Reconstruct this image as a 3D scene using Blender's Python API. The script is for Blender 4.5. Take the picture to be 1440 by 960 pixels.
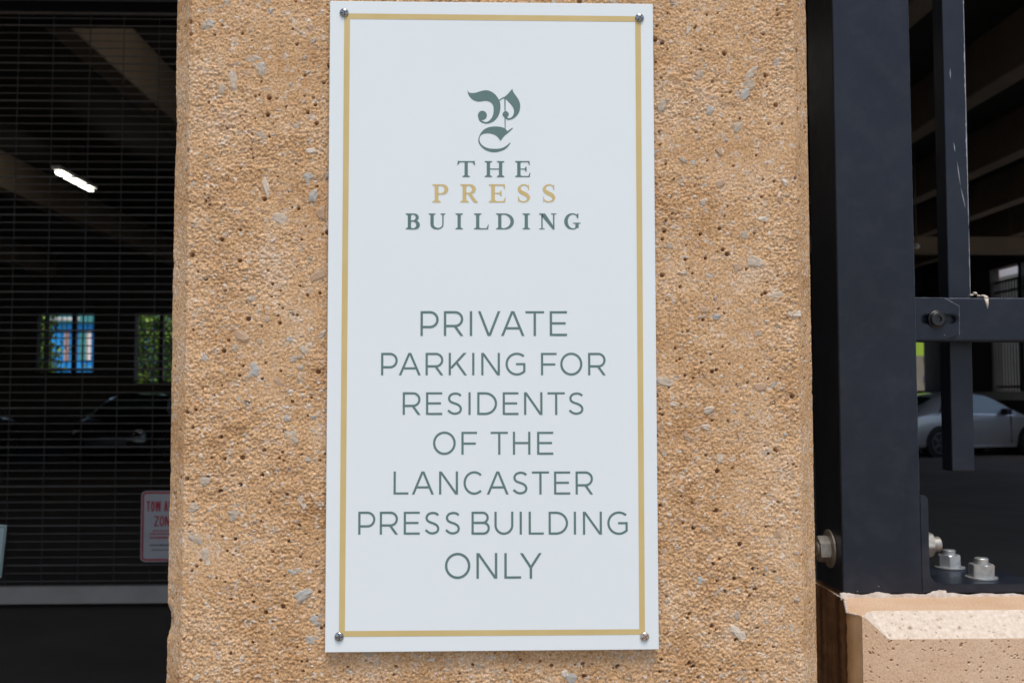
import bpy, bmesh, math, random
import numpy as np
from mathutils import Vector, Matrix

for o in list(bpy.data.objects):
    bpy.data.objects.remove(o)
S = bpy.context.scene
C = S.collection
R = math.radians

# ------------------------------------------------------------------ camera
CX, CY, CZ = -0.01008, -0.97406, -0.07139          # solved from the four corners of the wall sign
YAW, PIT, ROL = 0.02941, 0.05408, -0.0018
FPX = 1450.0
Fw = Vector((math.sin(YAW)*math.cos(PIT), math.cos(YAW)*math.cos(PIT), math.sin(PIT)))
Rt = Vector((math.cos(YAW), -math.sin(YAW), 0))
Up = Rt.cross(Fw)
Rt, Up = Rt*math.cos(ROL)+Up*math.sin(ROL), -Rt*math.sin(ROL)+Up*math.cos(ROL)
CAM = Vector((CX, CY, CZ))
cd = bpy.data.cameras.new('camera')
cam = bpy.data.objects.new('camera', cd)
C.objects.link(cam)
m3 = Matrix((Rt, Up, -Fw)).transposed()
cam.matrix_world = Matrix.Translation(CAM) @ m3.to_4x4()
cd.sensor_width = 36.0
cd.lens = 36.0*FPX/1440.0
cd.clip_start = 0.05
cd.clip_end = 2000
cd.dof.use_dof = True
cd.dof.focus_distance = 0.98
cd.dof.aperture_fstop = 15.0
S.camera = cam
S.render.resolution_x = 1024
S.render.resolution_y = 682

# ------------------------------------------------------------------ sky, sun, exposure
SUN_EL, SUN_AZ = 66.0, 172.0       # azimuth clockwise from +Y; the light comes from behind the camera
W = bpy.data.worlds.new('World')
S.world = W
W.use_nodes = True
nt = W.node_tree
sky = nt.nodes.new('ShaderNodeTexSky')
sky.sky_type = 'NISHITA'
sky.sun_disc = False
sky.sun_elevation = R(SUN_EL)
sky.sun_rotation = R(SUN_AZ)
sky.air_density = 1.0
sky.dust_density = 2.3
sky.ozone_density = 1.0
nt.nodes['Background'].inputs['Strength'].default_value = 0.10
nt.links.new(sky.outputs[0], nt.nodes['Background'].inputs['Color'])
sl = bpy.data.lights.new('sun', 'SUN')
sl.energy = 1.4
sl.angle = R(24)
sl.color = (1.0, 0.965, 0.92)
sun = bpy.data.objects.new('sun', sl)
C.objects.link(sun)
az = R(SUN_AZ)
sd = Vector((math.sin(az)*math.cos(R(SUN_EL)), math.cos(az)*math.cos(R(SUN_EL)), math.sin(R(SUN_EL))))
sun.rotation_euler = (-sd).to_track_quat('-Z', 'Y').to_euler()
S.view_settings.view_transform = 'Standard'
S.view_settings.look = 'None'
S.view_settings.exposure = 0.70
S.view_settings.gamma = 1.0
S.view_settings.use_curve_mapping = False

random.seed(5)
rng = np.random.default_rng(11)

# ------------------------------------------------------------------ helpers
def at(px, py, x=None, y=None, z=None):
    """the point where the ray through a photo pixel meets a plane x=, y= or z="""
    d = Fw + Rt*((px-720)/FPX) - Up*((py-480)/FPX)
    if y is not None: t = (y-CAM.y)/d.y
    elif z is not None: t = (z-CAM.z)/d.z
    else: t = (x-CAM.x)/d.x
    return CAM + d*t

FLOOR = CZ - 1.34

def put(name, me, mat, parent=None, loc=None):
    o = bpy.data.objects.new(name, me)
    C.objects.link(o)
    if mat is not None and len(me.materials) == 0:
        me.materials.append(mat)
    if parent is not None: o.parent = parent
    if loc is not None: o.location = loc
    return o

def tag(o, label=None, cat=None, group=None, kind=None):
    if label: o['label'] = label
    if cat: o['category'] = cat
    if group: o['group'] = group
    if kind: o['kind'] = kind
    return o

def empty(name, loc, label, cat, group=None, rz=0):
    o = bpy.data.objects.new(name, None)
    C.objects.link(o)
    o.location = loc
    o.rotation_euler = (0, 0, rz)
    o.empty_display_size = .1
    return tag(o, label, cat, group)

def mesh(name, v, f, smooth=False):
    me = bpy.data.meshes.new(name)
    me.from_pydata([tuple(p) for p in v], [], f)
    me.update()
    if smooth: me.polygons.foreach_set('use_smooth', [True]*len(me.polygons))
    return me

def bm_mesh(name, bm, smooth=False):
    me = bpy.data.meshes.new(name)
    bm.to_mesh(me)
    bm.free()
    if smooth: me.polygons.foreach_set('use_smooth', [True]*len(me.polygons))
    return me

def add_box(bm, x0, x1, y0, y1, z0, z1, bevel=0.0, seg=2):
    b = bmesh.new()
    r = bmesh.ops.create_cube(b, size=1)
    for v in b.verts:
        v.co = Vector((x0+(v.co.x+.5)*(x1-x0), y0+(v.co.y+.5)*(y1-y0), z0+(v.co.z+.5)*(z1-z0)))
    if bevel > 0:
        bmesh.ops.bevel(b, geom=b.edges[:], offset=bevel, segments=seg, profile=.5, affect='EDGES')
    t = bpy.data.meshes.new('t'); b.to_mesh(t); b.free()
    bm.from_mesh(t); bpy.data.meshes.remove(t)

def box(name, x0, x1, y0, y1, z0, z1, mat, parent=None, bevel=0.0, seg=2):
    bm = bmesh.new()
    add_box(bm, x0, x1, y0, y1, z0, z1, bevel, seg)
    o = put(name, bm_mesh(name, bm), mat)
    if parent is not None:
        o.parent = parent
        o.matrix_parent_inverse = Matrix.Translation(-parent.location) if parent.rotation_euler.z == 0 else parent.matrix_basis.inverted()
    return o

def own(o, parent):
    """parent an object whose mesh is in world coordinates"""
    o.parent = parent
    o.matrix_parent_inverse = parent.matrix_basis.inverted()
    return o

def cyl(bm, p0, p1, r0, r1=None, n=12, caps=True):
    r1 = r0 if r1 is None else r1
    p0, p1 = Vector(p0), Vector(p1)
    d = (p1-p0).normalized()
    a = d.orthogonal().normalized(); b = d.cross(a)
    A = [bm.verts.new(p0+(a*math.cos(2*math.pi*i/n)+b*math.sin(2*math.pi*i/n))*r0) for i in range(n)]
    B = [bm.verts.new(p1+(a*math.cos(2*math.pi*i/n)+b*math.sin(2*math.pi*i/n))*r1) for i in range(n)]
    for i in range(n):
        bm.faces.new((A[i], A[(i+1) % n], B[(i+1) % n], B[i]))
    if caps:
        bm.faces.new(A[::-1]); bm.faces.new(B)

def lathe(bm, origin, axis, prof, n=24, phase=0.0, nfun=None):
    """prof: list of (distance along axis, radius); nfun(angle, k) scales the radius"""
    origin = Vector(origin); d = Vector(axis).normalized()
    a = d.orthogonal().normalized()
    if abs(d.z) > .9: a = Vector((1, 0, 0))
    b = d.cross(a)
    rings = []
    for k, (s, r) in enumerate(prof):
        if r < 1e-7:
            rings.append([bm.verts.new(origin+d*s)])
        else:
            ring = []
            for i in range(n):
                t = 2*math.pi*i/n+phase
                rr = r*(nfun(t, k) if nfun else 1)
                ring.append(bm.verts.new(origin+d*s+(a*math.cos(t)+b*math.sin(t))*rr))
            rings.append(ring)
    for A, B in zip(rings[:-1], rings[1:]):
        if len(A) == 1 and len(B) == 1: continue
        for i in range(n):
            j = (i+1) % n
            if len(A) == 1: bm.faces.new((A[0], B[j], B[i]))
            elif len(B) == 1: bm.faces.new((A[i], A[j], B[0]))
            else: bm.faces.new((A[i], A[j], B[j], B[i]))

# ------------------------------------------------------------------ materials
def mat(name, col, rough=.7, metal=0.0, spec=.5):
    m = bpy.data.materials.new(name)
    m.use_nodes = True
    b = m.node_tree.nodes['Principled BSDF']
    b.inputs['Base Color'].default_value = (*col, 1)
    b.inputs['Roughness'].default_value = rough
    b.inputs['Metallic'].default_value = metal
    b.inputs['Specular IOR Level'].default_value = spec
    return m

def nodes(m):
    t = m.node_tree
    return t, t.nodes['Principled BSDF']

def noise(t, scale, detail=4, rough=.6, vec=None, dim='3D'):
    n = t.nodes.new('ShaderNodeTexNoise')
    n.inputs['Scale'].default_value = scale
    n.inputs['Detail'].default_value = detail
    n.inputs['Roughness'].default_value = rough
    if vec is not None: t.links.new(vec, n.inputs['Vector'])
    return n

def ramp(t, src, stops):
    n = t.nodes.new('ShaderNodeValToRGB')
    e = n.color_ramp.elements
    while len(e) < len(stops): e.new(.5)
    for k, (p, c) in enumerate(stops):
        e[k].position = p
        e[k].color = (*c, 1) if len(c) == 3 else c
    t.links.new(src, n.inputs['Fac'])
    return n

def mixc(t, fac, a, b, mode='MIX'):
    n = t.nodes.new('ShaderNodeMix')
    n.data_type = 'RGBA'
    n.blend_type = mode
    for inp, v in ((n.inputs['Factor'], fac), (n.inputs[6], a), (n.inputs[7], b)):
        if isinstance(v, (int, float)): inp.default_value = v
        elif isinstance(v, tuple): inp.default_value = (*v, 1) if len(v) == 3 else v
        else: t.links.new(v, inp)
    return n.outputs[2]

def bump(t, b, h, strength, dist, prev=None):
    n = t.nodes.new('ShaderNodeBump')
    n.inputs['Strength'].default_value = strength
    n.inputs['Distance'].default_value = dist
    t.links.new(h, n.inputs['Height'])
    if prev is not None: t.links.new(prev, n.inputs['Normal'])
    t.links.new(n.outputs[0], b.inputs['Normal'])
    return n.outputs[0]

def coord(t):
    g = t.nodes.new('ShaderNodeNewGeometry')
    return g.outputs['Position']

def mapped(t, vec, scale):
    n = t.nodes.new('ShaderNodeMapping')
    n.inputs['Scale'].default_value = scale
    t.links.new(vec, n.inputs['Vector'])
    return n.outputs[0]

def varied(name, c0, c1, scale, rough=.8, bstr=0.0, bdist=.001, bscale=None, metal=0.0, detail=6, spec=.4):
    m = mat(name, c0, rough, metal, spec)
    t, b = nodes(m)
    p = coord(t)
    n = noise(t, scale, detail, .65, p)
    r = ramp(t, n.outputs['Fac'], [(.3, c0), (.7, c1)])
    t.links.new(r.outputs[0], b.inputs['Base Color'])
    if bstr > 0:
        n2 = noise(t, bscale or scale*4, 5, .6, p)
        bump(t, b, n2.outputs['Fac'], bstr, bdist)
    return m

# column: tan sandblasted concrete
def column_mat():
    m = mat('tan_concrete', (.5, .3, .15), .85, 0, .3)
    t, b = nodes(m)
    p = coord(t)
    big = noise(t, 13, 7, .72, p)
    base = ramp(t, big.outputs['Fac'], [(.30, (.44, .238, .103)), (.44, (.57, .338, .165)), (.56, (.645, .408, .220)), (.70, (.685, .492, .328))])
    # greyish and pale mottling, as small stones show through the paste
    md = noise(t, 120, 4, .7, p)
    m2 = ramp(t, md.outputs['Fac'], [(.54, (0, 0, 0)), (.68, (.85, .85, .85))])
    c = mixc(t, m2.outputs[0], base.outputs[0], (.62, .52, .42))
    gr = noise(t, 430, 3, .8, p)
    g2 = ramp(t, gr.outputs['Fac'], [(.30, (.34, .28, .23)), (.43, (.84, .81, .78)), (.55, (1.05, 1.06, 1.07)), (.68, (1.50, 1.60, 1.75))])
    c = mixc(t, 1.0, c, g2.outputs[0], 'MULTIPLY')
    v = t.nodes.new('ShaderNodeTexVoronoi')
    v.inputs['Scale'].default_value = 190
    t.links.new(p, v.inputs['Vector'])
    hs = ramp(t, v.outputs['Color'], [(.80, (0, 0, 0)), (.88, (.8, .8, .8))])
    vd = ramp(t, v.outputs['Distance'], [(.15, (1, 1, 1)), (.5, (0, 0, 0))])
    mk = mixc(t, 1.0, hs.outputs[0], vd.outputs[0], 'MULTIPLY')
    c = mixc(t, mk, c, (.68, .60, .50))
    t.links.new(c, b.inputs['Base Color'])
    f = noise(t, 620, 4, .75, p)
    bump(t, b, f.outputs['Fac'], .8, .0009)
    return m

M = {}
M['column'] = column_mat()
def stone(name, c0, c1):
    return varied(name, c0, c1, 260, .6, .3, .0004, 700)
M['stone'] = [stone('stone_pale', (.58, .50, .41), (.46, .34, .22)), stone('stone_grey', (.40, .36, .31), (.48, .34, .21)),
              stone('stone_white', (.70, .64, .56), (.56, .42, .28)), stone('stone_brown', (.40, .25, .15), (.52, .36, .23)),
              stone('stone_blue', (.37, .37, .35), (.48, .41, .33))]

def pedestal_mat():
    m = mat('cast_stone', (.6, .42, .28), .85, 0, .3)
    t, b = nodes(m)
    p = coord(t)
    n = noise(t, 14, 5, .6, p)
    c = ramp(t, n.outputs['Fac'], [(.3, (.64, .425, .265)), (.6, (.70, .495, .33)), (.8, (.73, .55, .40))])
    g = noise(t, 420, 3, .7, p)
    g2 = ramp(t, g.outputs['Fac'], [(.3, (.72, .68, .62)), (.5, (1, 1, 1)), (.7, (1.12, 1.15, 1.2))])
    c = mixc(t, 1.0, c.outputs[0], g2.outputs[0], 'MULTIPLY')
    t.links.new(c, b.inputs['Base Color'])
    f = noise(t, 800, 4, .7, p)
    bump(t, b, f.outputs['Fac'], .35, .0005)
    return m
M['pedestal'] = pedestal_mat()
M['chamfer_pale'] = varied('pale_chamfer_concrete', (.56, .45, .345), (.77, .68, .58), 170, .85, .25, .0005, 700)

def streak_mat():
    m = mat('stained_concrete', (.3, .2, .12), .8, 0, .3)
    t, b = nodes(m)
    p = coord(t)
    v = mapped(t, p, (34, 34, 2.2))
    n = noise(t, 1.0, 5, .6, v)
    c = ramp(t, n.outputs['Fac'], [(.30, (.05, .035, .025)), (.46, (.20, .12, .07)), (.62, (.32, .21, .125)), (.75, (.28, .25, .22))])
    n2 = noise(t, 35, 5, .6, p)
    c2 = ramp(t, n2.outputs['Fac'], [(.35, (.7, .65, .6)), (.6, (1.05, 1.05, 1.05))])
    c = mixc(t, 1.0, c.outputs[0], c2.outputs[0], 'MULTIPLY')
    t.links.new(c, b.inputs['Base Color'])
    f = noise(t, 400, 4, .7, p)
    bump(t, b, f.outputs['Fac'], .35, .0006)
    return m
M['streak'] = streak_mat()
M['ochre'] = varied('ochre_concrete', (.47, .30, .155), (.60, .42, .25), 26, .85, .3, .0007, 420)

def navy_mat(name='navy_powder_coat', dust=.05):
    m = mat(name, (.012, .016, .027), .34, 0, .32)
    t, b = nodes(m)
    p = coord(t)
    n = noise(t, 5, 5, .65, p)
    c = ramp(t, n.outputs['Fac'], [(.3, (.0085, .0115, .0195)), (.7, (.0150, .0195, .0310))])
    # a few chips and dust specks
    v = t.nodes.new('ShaderNodeTexVoronoi')
    v.inputs['Scale'].default_value = 70
    t.links.new(p, v.inputs['Vector'])
    sp = t.nodes.new('ShaderNodeSeparateColor')
    t.links.new(v.outputs['Color'], sp.inputs[0])
    h = ramp(t, sp.outputs[0], [(.93, (0, 0, 0)), (.94, (1, 1, 1))])
    d = ramp(t, v.outputs['Distance'], [(.028, (1, 1, 1)), (.06, (0, 0, 0))])
    k = mixc(t, 1.0, h.outputs[0], d.outputs[0], 'MULTIPLY')
    c = mixc(t, k, c.outputs[0], (.35, .35, .36))
    # pale dust settled in patches
    n3 = noise(t, 26, 6, .7, p)
    du = ramp(t, n3.outputs['Fac'], [(.52-dust, (0, 0, 0)), (.85, (dust, dust, dust))])
    c = mixc(t, du.outputs[0], c, (.30, .29, .29))
    t.links.new(c, b.inputs['Base Color'])
    rr = ramp(t, n3.outputs['Fac'], [(.3, (.28, .28, .28)), (.7, (.42, .42, .42))])
    t.links.new(rr.outputs[0], b.inputs['Roughness'])
    f = noise(t, 900, 2, .5, p)
    bump(t, b, f.outputs['Fac'], .08, .0003)
    return m
M['navy'] = navy_mat()
M['navy_dusty'] = navy_mat('dusty_navy_coat', .08)
M['worn'] = varied('worn_edge_metal', (.62, .62, .64), (.30, .31, .33), 90, .45, 0, metal=.3)
M['black_bolt'] = mat('black_oxide', (.010, .010, .011), .38, 0, .5)
M['galv'] = varied('galvanised_steel', (.42, .43, .43), (.60, .61, .60), 120, .42, .25, .0006, 500, metal=.75)
M['galv_dirty'] = varied('dirty_galvanised_steel', (.24, .22, .19), (.44, .42, .38), 90, .5, .25, .0006, 400, metal=.6)
M['chrome'] = varied('zinc_screw', (.22, .22, .22), (.50, .50, .49), 420, .24, metal=.95)
M['chrome_rust'] = varied('rusty_zinc_screw', (.46, .36, .28), (.66, .62, .56), 260, .36, metal=.8)
M['rust'] = mat('rust', (.16, .055, .025), .8)
M['recess'] = mat('screw_recess', (.012, .012, .012), .6, 0)
M['caulk'] = varied('old_white_caulk', (.66, .60, .55), (.40, .31, .24), 70, .75, .3, .001, 300)
M['sign'] = varied('white_sign_panel', (.775, .815, .80), (.79, .83, .815), 5, .34, 0, spec=.45)
M['gold'] = varied('gold_print', (.60, .44, .175), (.64, .49, .21), 30, .4)
M['green'] = varied('green_print', (.110, .185, .172), (.135, .212, .196), 60, .4)
M['panel_edge'] = mat('panel_edge_black', (.03, .03, .03), .5)
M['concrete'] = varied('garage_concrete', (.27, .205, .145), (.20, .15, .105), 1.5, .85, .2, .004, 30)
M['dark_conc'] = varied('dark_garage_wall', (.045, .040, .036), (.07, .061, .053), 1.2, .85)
M['asphalt'] = varied('garage_asphalt', (.065, .052, .042), (.105, .085, .068), .9, .95, .3, .004, 120, spec=.15)
M['paving'] = varied('pale_paving', (.36, .34, .31), (.28, .265, .245), 1.3, .85, .3, .003, 120)
M['grille'] = varied('grille_steel', (.085, .072, .064), (.125, .108, .096), 12, .55, metal=.1)
M['link'] = mat('dark_link_steel', (.035, .031, .029), .6)
M['bar_grey'] = varied('grey_bottom_bar', (.38, .33, .285), (.30, .26, .225), 4, .6)
M['tow_white'] = varied('tow_sign_white', (.36, .335, .335), (.42, .39, .385), 8, .5)
M['tow_red'] = varied('tow_sign_red', (.38, .02, .03), (.32, .016, .025), 20, .5)
M['tow_black'] = mat('tow_sign_black', (.03, .03, .03), .6)
M['pale_green'] = mat('notice_pale', (.55, .62, .58), .5)
M['notice_green'] = mat('notice_green', (.10, .26, .22), .5)
M['plain_white'] = mat('white_paint', (.72, .71, .68), .6)
M['black_metal'] = mat('black_metal', (.012, .012, .013), .5)

# ------------------------------------------------------------------ ground
g = bm = bmesh.new()
def sheet(name, x0, x1, y0, y1, z, m, n=1):
    o = put(name, mesh(name, [(x0, y0, z), (x1, y0, z), (x1, y1, z), (x0, y1, z)], [(0, 1, 2, 3)]), m)
    o['kind'] = 'structure'
    return o
sheet('ground', -400, 400, -400, 400, FLOOR-.10, M['paving'])
box('pavement', -40, 40, -9, -.12, FLOOR-.099, FLOOR+.02, M['paving'], None, .01)['kind'] = 'structure'
box('garage_floor', -17, 14.2, -.115, 29.2, FLOOR-.095, FLOOR, M['asphalt'])['kind'] = 'structure'

M['lit_floor'] = varied('brightened_floor_concrete', (.17, .14, .115), (.24, .20, .165), .7, .8, .2, .003, 60)
box('lit_floor_slab', 1.3, 12.95, 6.1, 28.95, FLOOR-.01, FLOOR+.006, M['lit_floor'])['kind'] = 'structure'  # added slab; its paler colour stands in for daylight on the rear floor

# ------------------------------------------------------------------ rough concrete sheets (real relief)
def vnoise(u, v, cell, seed):
    r = np.random.default_rng(seed)
    gu, gv = u/cell, v/cell
    iu, iv = np.floor(gu).astype(int), np.floor(gv).astype(int)
    iu0, iv0 = iu.min(), iv.min()
    L = r.random((iu.max()-iu0+2, iv.max()-iv0+2))
    fu, fv = gu-iu, gv-iv
    fu = fu*fu*(3-2*fu); fv = fv*fv*(3-2*fv)
    a, b = iu-iu0, iv-iv0
    return (L[a, b]*(1-fu)+L[a+1, b]*fu)*(1-fv)+(L[a, b+1]*(1-fu)+L[a+1, b+1]*fu)*fv-.5

def worley(u, v, cell, seed):
    r = np.random.default_rng(seed)
    gu, gv = u/cell, v/cell
    iu, iv = np.floor(gu).astype(int), np.floor(gv).astype(int)
    iu0, iv0 = iu.min()-1, iv.min()-1
    sh = (iu.max()-iu0+2, iv.max()-iv0+2)
    ju, jv, hh = r.random(sh), r.random(sh), r.random(sh)
    best = np.full(u.shape, 9.0); hb = np.zeros(u.shape)
    for du in (-1, 0, 1):
        for dv in (-1, 0, 1):
            a, b = iu-iu0+du, iv-iv0+dv
            d = np.hypot(iu+du+ju[a, b]-gu, iv+dv+jv[a, b]-gv)
            k = d < best
            best = np.where(k, d, best); hb = np.where(k, hh[a, b], hb)
    return best, hb

def relief(u, v, seed):
    d1, h1 = worley(u, v, .0028, seed)
    d2, h2 = worley(u, v, .0058, seed+1)
    h = (.55-d1)*.75*(.4+h1) + (.5-d2)*.45*(.3+h2)
    h += vnoise(u, v, .012, seed+2)*.7 + vnoise(u, v, .0017, seed+3)*.55 + vnoise(u, v, .05, seed+4)*.5
    h *= .95+1.1*vnoise(u, v, .055, seed+7)+.5*vnoise(u, v, .017, seed+8)
    return h*.0016

def pits(u, v, cen, rad, dep):
    out = np.zeros(u.shape)
    for (cu, cv), r, d in zip(cen, rad, dep):
        k = (np.abs(u-cu) < 1.6*r) & (np.abs(v-cv) < 1.6*r)
        if not k.any(): continue
        q = np.hypot(u[k]-cu, v[k]-cv)/r
        out[k] = np.minimum(out[k], -d*np.clip((1.12-q)*2.2, 0, 1))
    return out

def grid_mesh(name, P, keep=None, smooth=True):
    """P: (nu, nv, 3) array of points; keep: (nu-1, nv-1) mask of quads"""
    nu, nv = P.shape[:2]
    me = bpy.data.meshes.new(name)
    idx = np.arange(nu*nv).reshape(nu, nv)
    q = np.stack([idx[:-1, :-1], idx[1:, :-1], idx[1:, 1:], idx[:-1, 1:]], -1)
    q = q[keep] if keep is not None else q.reshape(-1, 4)
    used = np.zeros(nu*nv, bool); used[q.ravel()] = True
    ren = np.cumsum(used)-1
    co = P.reshape(-1, 3)[used]; q = ren[q]
    me.vertices.add(len(co)); me.vertices.foreach_set('co', co.astype(np.float32).ravel())
    me.loops.add(q.size); me.loops.foreach_set('vertex_index', q.astype(np.int32).ravel())
    me.polygons.add(len(q)); me.polygons.foreach_set('loop_start', np.arange(0, q.size, 4, dtype=np.int32))
    me.polygons.foreach_set('use_smooth', np.full(len(q), smooth))
    me.update(calc_edges=True)
    return me

# ------------------------------------------------------------------ the concrete column
CH = .019                                        # 3/4 inch chamfer
XL = at(241.5, 480, y=CH).x
XR = at(1141.5, 480, y=CH).x
ZT, ZB = .345, -.375
SIGN_Y = -.0085
STEP = .00070
# profile of the section, from the left return over the front to the right return
path = [(XL, .13), (XL, CH), (XL+CH, 0), (XR-CH, 0), (XR, CH), (XR, .13)]
pts, nrm, rough = [], [], []
for k in range(5):
    a, b = np.array(path[k]), np.array(path[k+1])
    L = np.linalg.norm(b-a)
    st = STEP if 1 <= k <= 3 else .003
    n = max(2, int(L/st))
    d = (b-a)/L
    nn = np.array([d[1], -d[0]])
    for i in range(n):
        pts.append(a+(b-a)*i/n); nrm.append(nn); rough.append(1.0 if k == 2 else (.28 if k in (1, 3) else .25))
pts.append(np.array(path[-1])); nrm.append(nrm[-1]); rough.append(.25)
pts, nrm, rough = np.array(pts), np.array(nrm), np.array(rough)
def smooth1(a, w):
    k = np.ones(w)/w
    p = np.pad(a, (w//2, w-1-w//2), mode='edge')
    return np.convolve(p, k, mode='valid')
rough = smooth1(rough, 9)
for k in range(3):                                  # a small arris radius
    nrm = np.stack([smooth1(nrm[:, 0], 5), smooth1(nrm[:, 1], 5)], 1)
    pts = np.concatenate([pts[:1], (pts[:-2]+2*pts[1:-1]+pts[2:])/4, pts[-1:]])
nrm /= np.linalg.norm(nrm, axis=1)[:, None]
s = np.concatenate([[0], np.cumsum(np.linalg.norm(np.diff(pts, axis=0), axis=1))])
zs = np.arange(ZB, ZT, STEP)
u, v = np.meshgrid(s, zs, indexing='ij')
h = relief(u, v, 21)*rough[:, None]
npit = 1250
cen = np.stack([rng.uniform(s[0], s[-1], npit), rng.uniform(ZB, ZT, npit)], 1)
rad = np.where(rng.random(npit) < .2, rng.uniform(.0014, .0022, npit), rng.uniform(.0008, .0014, npit))
dep = rad*rng.uniform(3.0, 4.5, npit)
h += pits(u, v, cen, rad, dep)
# chips knocked out of the left arris
iu = int(np.argmin(np.abs(pts[:, 0]-XL)+np.abs(pts[:, 1]-CH)))
edge_s = s[iu]
for cz, r, d in ((at(240, 872, y=CH).z, .014, .0055), (at(248, 175, y=CH).z, .022, .0010), (at(246, 205, y=CH).z, .012, .0009),
                 (at(243, 372, y=CH).z, .006, .001), (at(236, 660, y=CH).z, .008, .0008)):
    q = np.hypot((u-edge_s)*1.3, v-cz)/r
    h -= d*np.clip(1.2-q, 0, 1)*(1+vnoise(u, v, .003, 77)*.8)
h += (vnoise(u*0, v, .03, 9)*.0007+vnoise(u*0, v, .006, 10)*.0006)*np.exp(-((u-edge_s)/.012)**2)
P = np.zeros(u.shape+(3,))
P[..., 0] = pts[:, 0][:, None]+nrm[:, 0][:, None]*h
P[..., 1] = pts[:, 1][:, None]+nrm[:, 1][:, None]*h
P[..., 2] = v
SW, SH = .30818, .6096
um = (P[:-1, :-1, 0]+P[1:, 1:, 0])/2; vm = (v[:-1, :-1]+v[1:, 1:])/2
keep = ~((np.abs(um) < SW/2-.014) & (np.abs(vm) < SH/2-.014) & (P[:-1, :-1, 1] < .012))
col_me = grid_mesh('concrete_column', P, keep)
column = put('concrete_column', col_me, M['column'])
tag(column, 'tan sandblasted concrete column with chamfered edges, the white sign screwed to it', 'column')
# plain core: the shaft above and below the finely modelled stretch, and the bed behind the sign
def prism(bm, sec, z0, z1):
    A = [bm.verts.new((x, y, z0)) for x, y in sec]
    B = [bm.verts.new((x, y, z1)) for x, y in sec]
    n = len(sec)
    for i in range(n):
        bm.faces.new((A[i], A[(i+1) % n], B[(i+1) % n], B[i]))
    bm.faces.new(A[::-1]); bm.faces.new(B)
CEIL = CZ + 3.5
sec = [(XL, .62), (XL, CH), (XL+CH, 0), (XR-CH, 0), (XR, CH), (XR, .62)]
bm = bmesh.new()
prism(bm, sec, FLOOR, ZB+.001); prism(bm, sec, ZT-.001, CEIL)
own(put('shaft', bm_mesh('shaft', bm), M['column']), column)
bm = bmesh.new()
prism(bm, [(XL+.006, .618), (XL+.006, CH+.006), (XL+CH+.006, .0065), (XR-CH-.006, .0065), (XR-.006, CH+.006), (XR-.006, .618)], ZB+.002, ZT-.002)
own(put('core', bm_mesh('core', bm), M['column']), column)
# side returns behind the fine mesh
for nm, x0, x1 in (('side_face', XL, XL+.02), ('side_face', XR-.02, XR)):
    own(box(nm, x0, x1, .129, .619, ZB+.0015, ZT-.0015, M['column']), column)

# exposed aggregate stones
def stone_mesh(k):
    r = random.Random(k)
    n = 8
    vs = [(0, 0, .00)]
    rad = [r.uniform(.55, 1.2) for _ in range(n)]
    for q, zz in ((.55, -.05), (.85, -.25), (1.05, -1.0)):
        for i in range(n):
            t = 2*math.pi*i/n
            vs.append((math.cos(t)*rad[i]*q, math.sin(t)*rad[i]*q, zz+r.uniform(-.16, .16)))
    f = [(0, 1+i, 1+(i+1) % n) for i in range(n)]
    for a in (0, 1):
        for i in range(n):
            f.append((1+a*n+i, 1+(a+1)*n+i, 1+(a+1)*n+(i+1) % n, 1+a*n+(i+1) % n))
    return mesh('aggregate_stone', vs, f, False)
smesh = []
for k in range(15):
    me = stone_mesh(k)
    me.materials.append(M['stone'][k % 5])
    smesh.append(me)
cnt = 0
rs = random.Random(3)
while cnt < 298:
    x, z = rs.uniform(XL+CH+.004, XR-CH-.004), rs.uniform(-.36, .33)
    if abs(x) < SW/2+.001 and abs(z) < SH/2+.001: continue
    big = rs.random()
    r = .0028+.0060*big**2.2
    wts = [0, 0, 1, 1, 1, 2, 3, 3, 4, 4]
    o = put('aggregate_stone', smesh[rs.choice(wts)+5*rs.randrange(3)], None)
    o.parent = column
    o.location = (x, .0001-.0015*rs.random(), z)
    # local +Z points out of the face (-Y)
    o.rotation_euler = (R(90)+rs.uniform(-.06, .06), rs.uniform(0, 6.28), 0)
    o.rotation_euler = (Matrix.Rotation(R(90)+rs.uniform(-.05, .05), 3, 'X') @ Matrix.Rotation(rs.uniform(0, 6.28), 3, 'Z')).to_euler()
    o.scale = (r*rs.uniform(1.0, 1.6), r*rs.uniform(.6, 1.0), .0030)
    cnt += 1

# small grit between the stones: too many to pick apart, one joined part
gv, gf = [[], []], [[], []]
while len(gf[0])+len(gf[1]) < 9*1500:
    x, z = rs.uniform(XL+CH+.003, XR-CH-.003), rs.uniform(-.36, .33)
    if abs(x) < SW/2+.001 and abs(z) < SH/2+.001: continue
    r = rs.uniform(.0011, .0027); y = .0002-.0013*rs.random(); a0 = rs.uniform(0, 6.28)
    k = rs.randrange(2); o_ = len(gv[k]); el = rs.uniform(.55, 1)
    gv[k].append((x, y, z))
    for i in range(6):
        t = a0+i*math.pi/3; q = r*rs.uniform(.6, 1.2)
        gv[k].append((x+math.cos(t)*q, y+.0009+rs.uniform(-.0003, .0003), z+math.sin(t)*q*el))
    for i in range(6): gf[k].append((o_, o_+1+(i+1) % 6, o_+1+i))
    gf[k] += []
    if len(gf[0])+len(gf[1]) > 6*1300: break
for k in (0, 1):
    go = own(put('grit', mesh('grit', gv[k], gf[k]), M['stone'][(2, 1)[k]]), column)
    go['kind'] = 'stuff'

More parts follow.
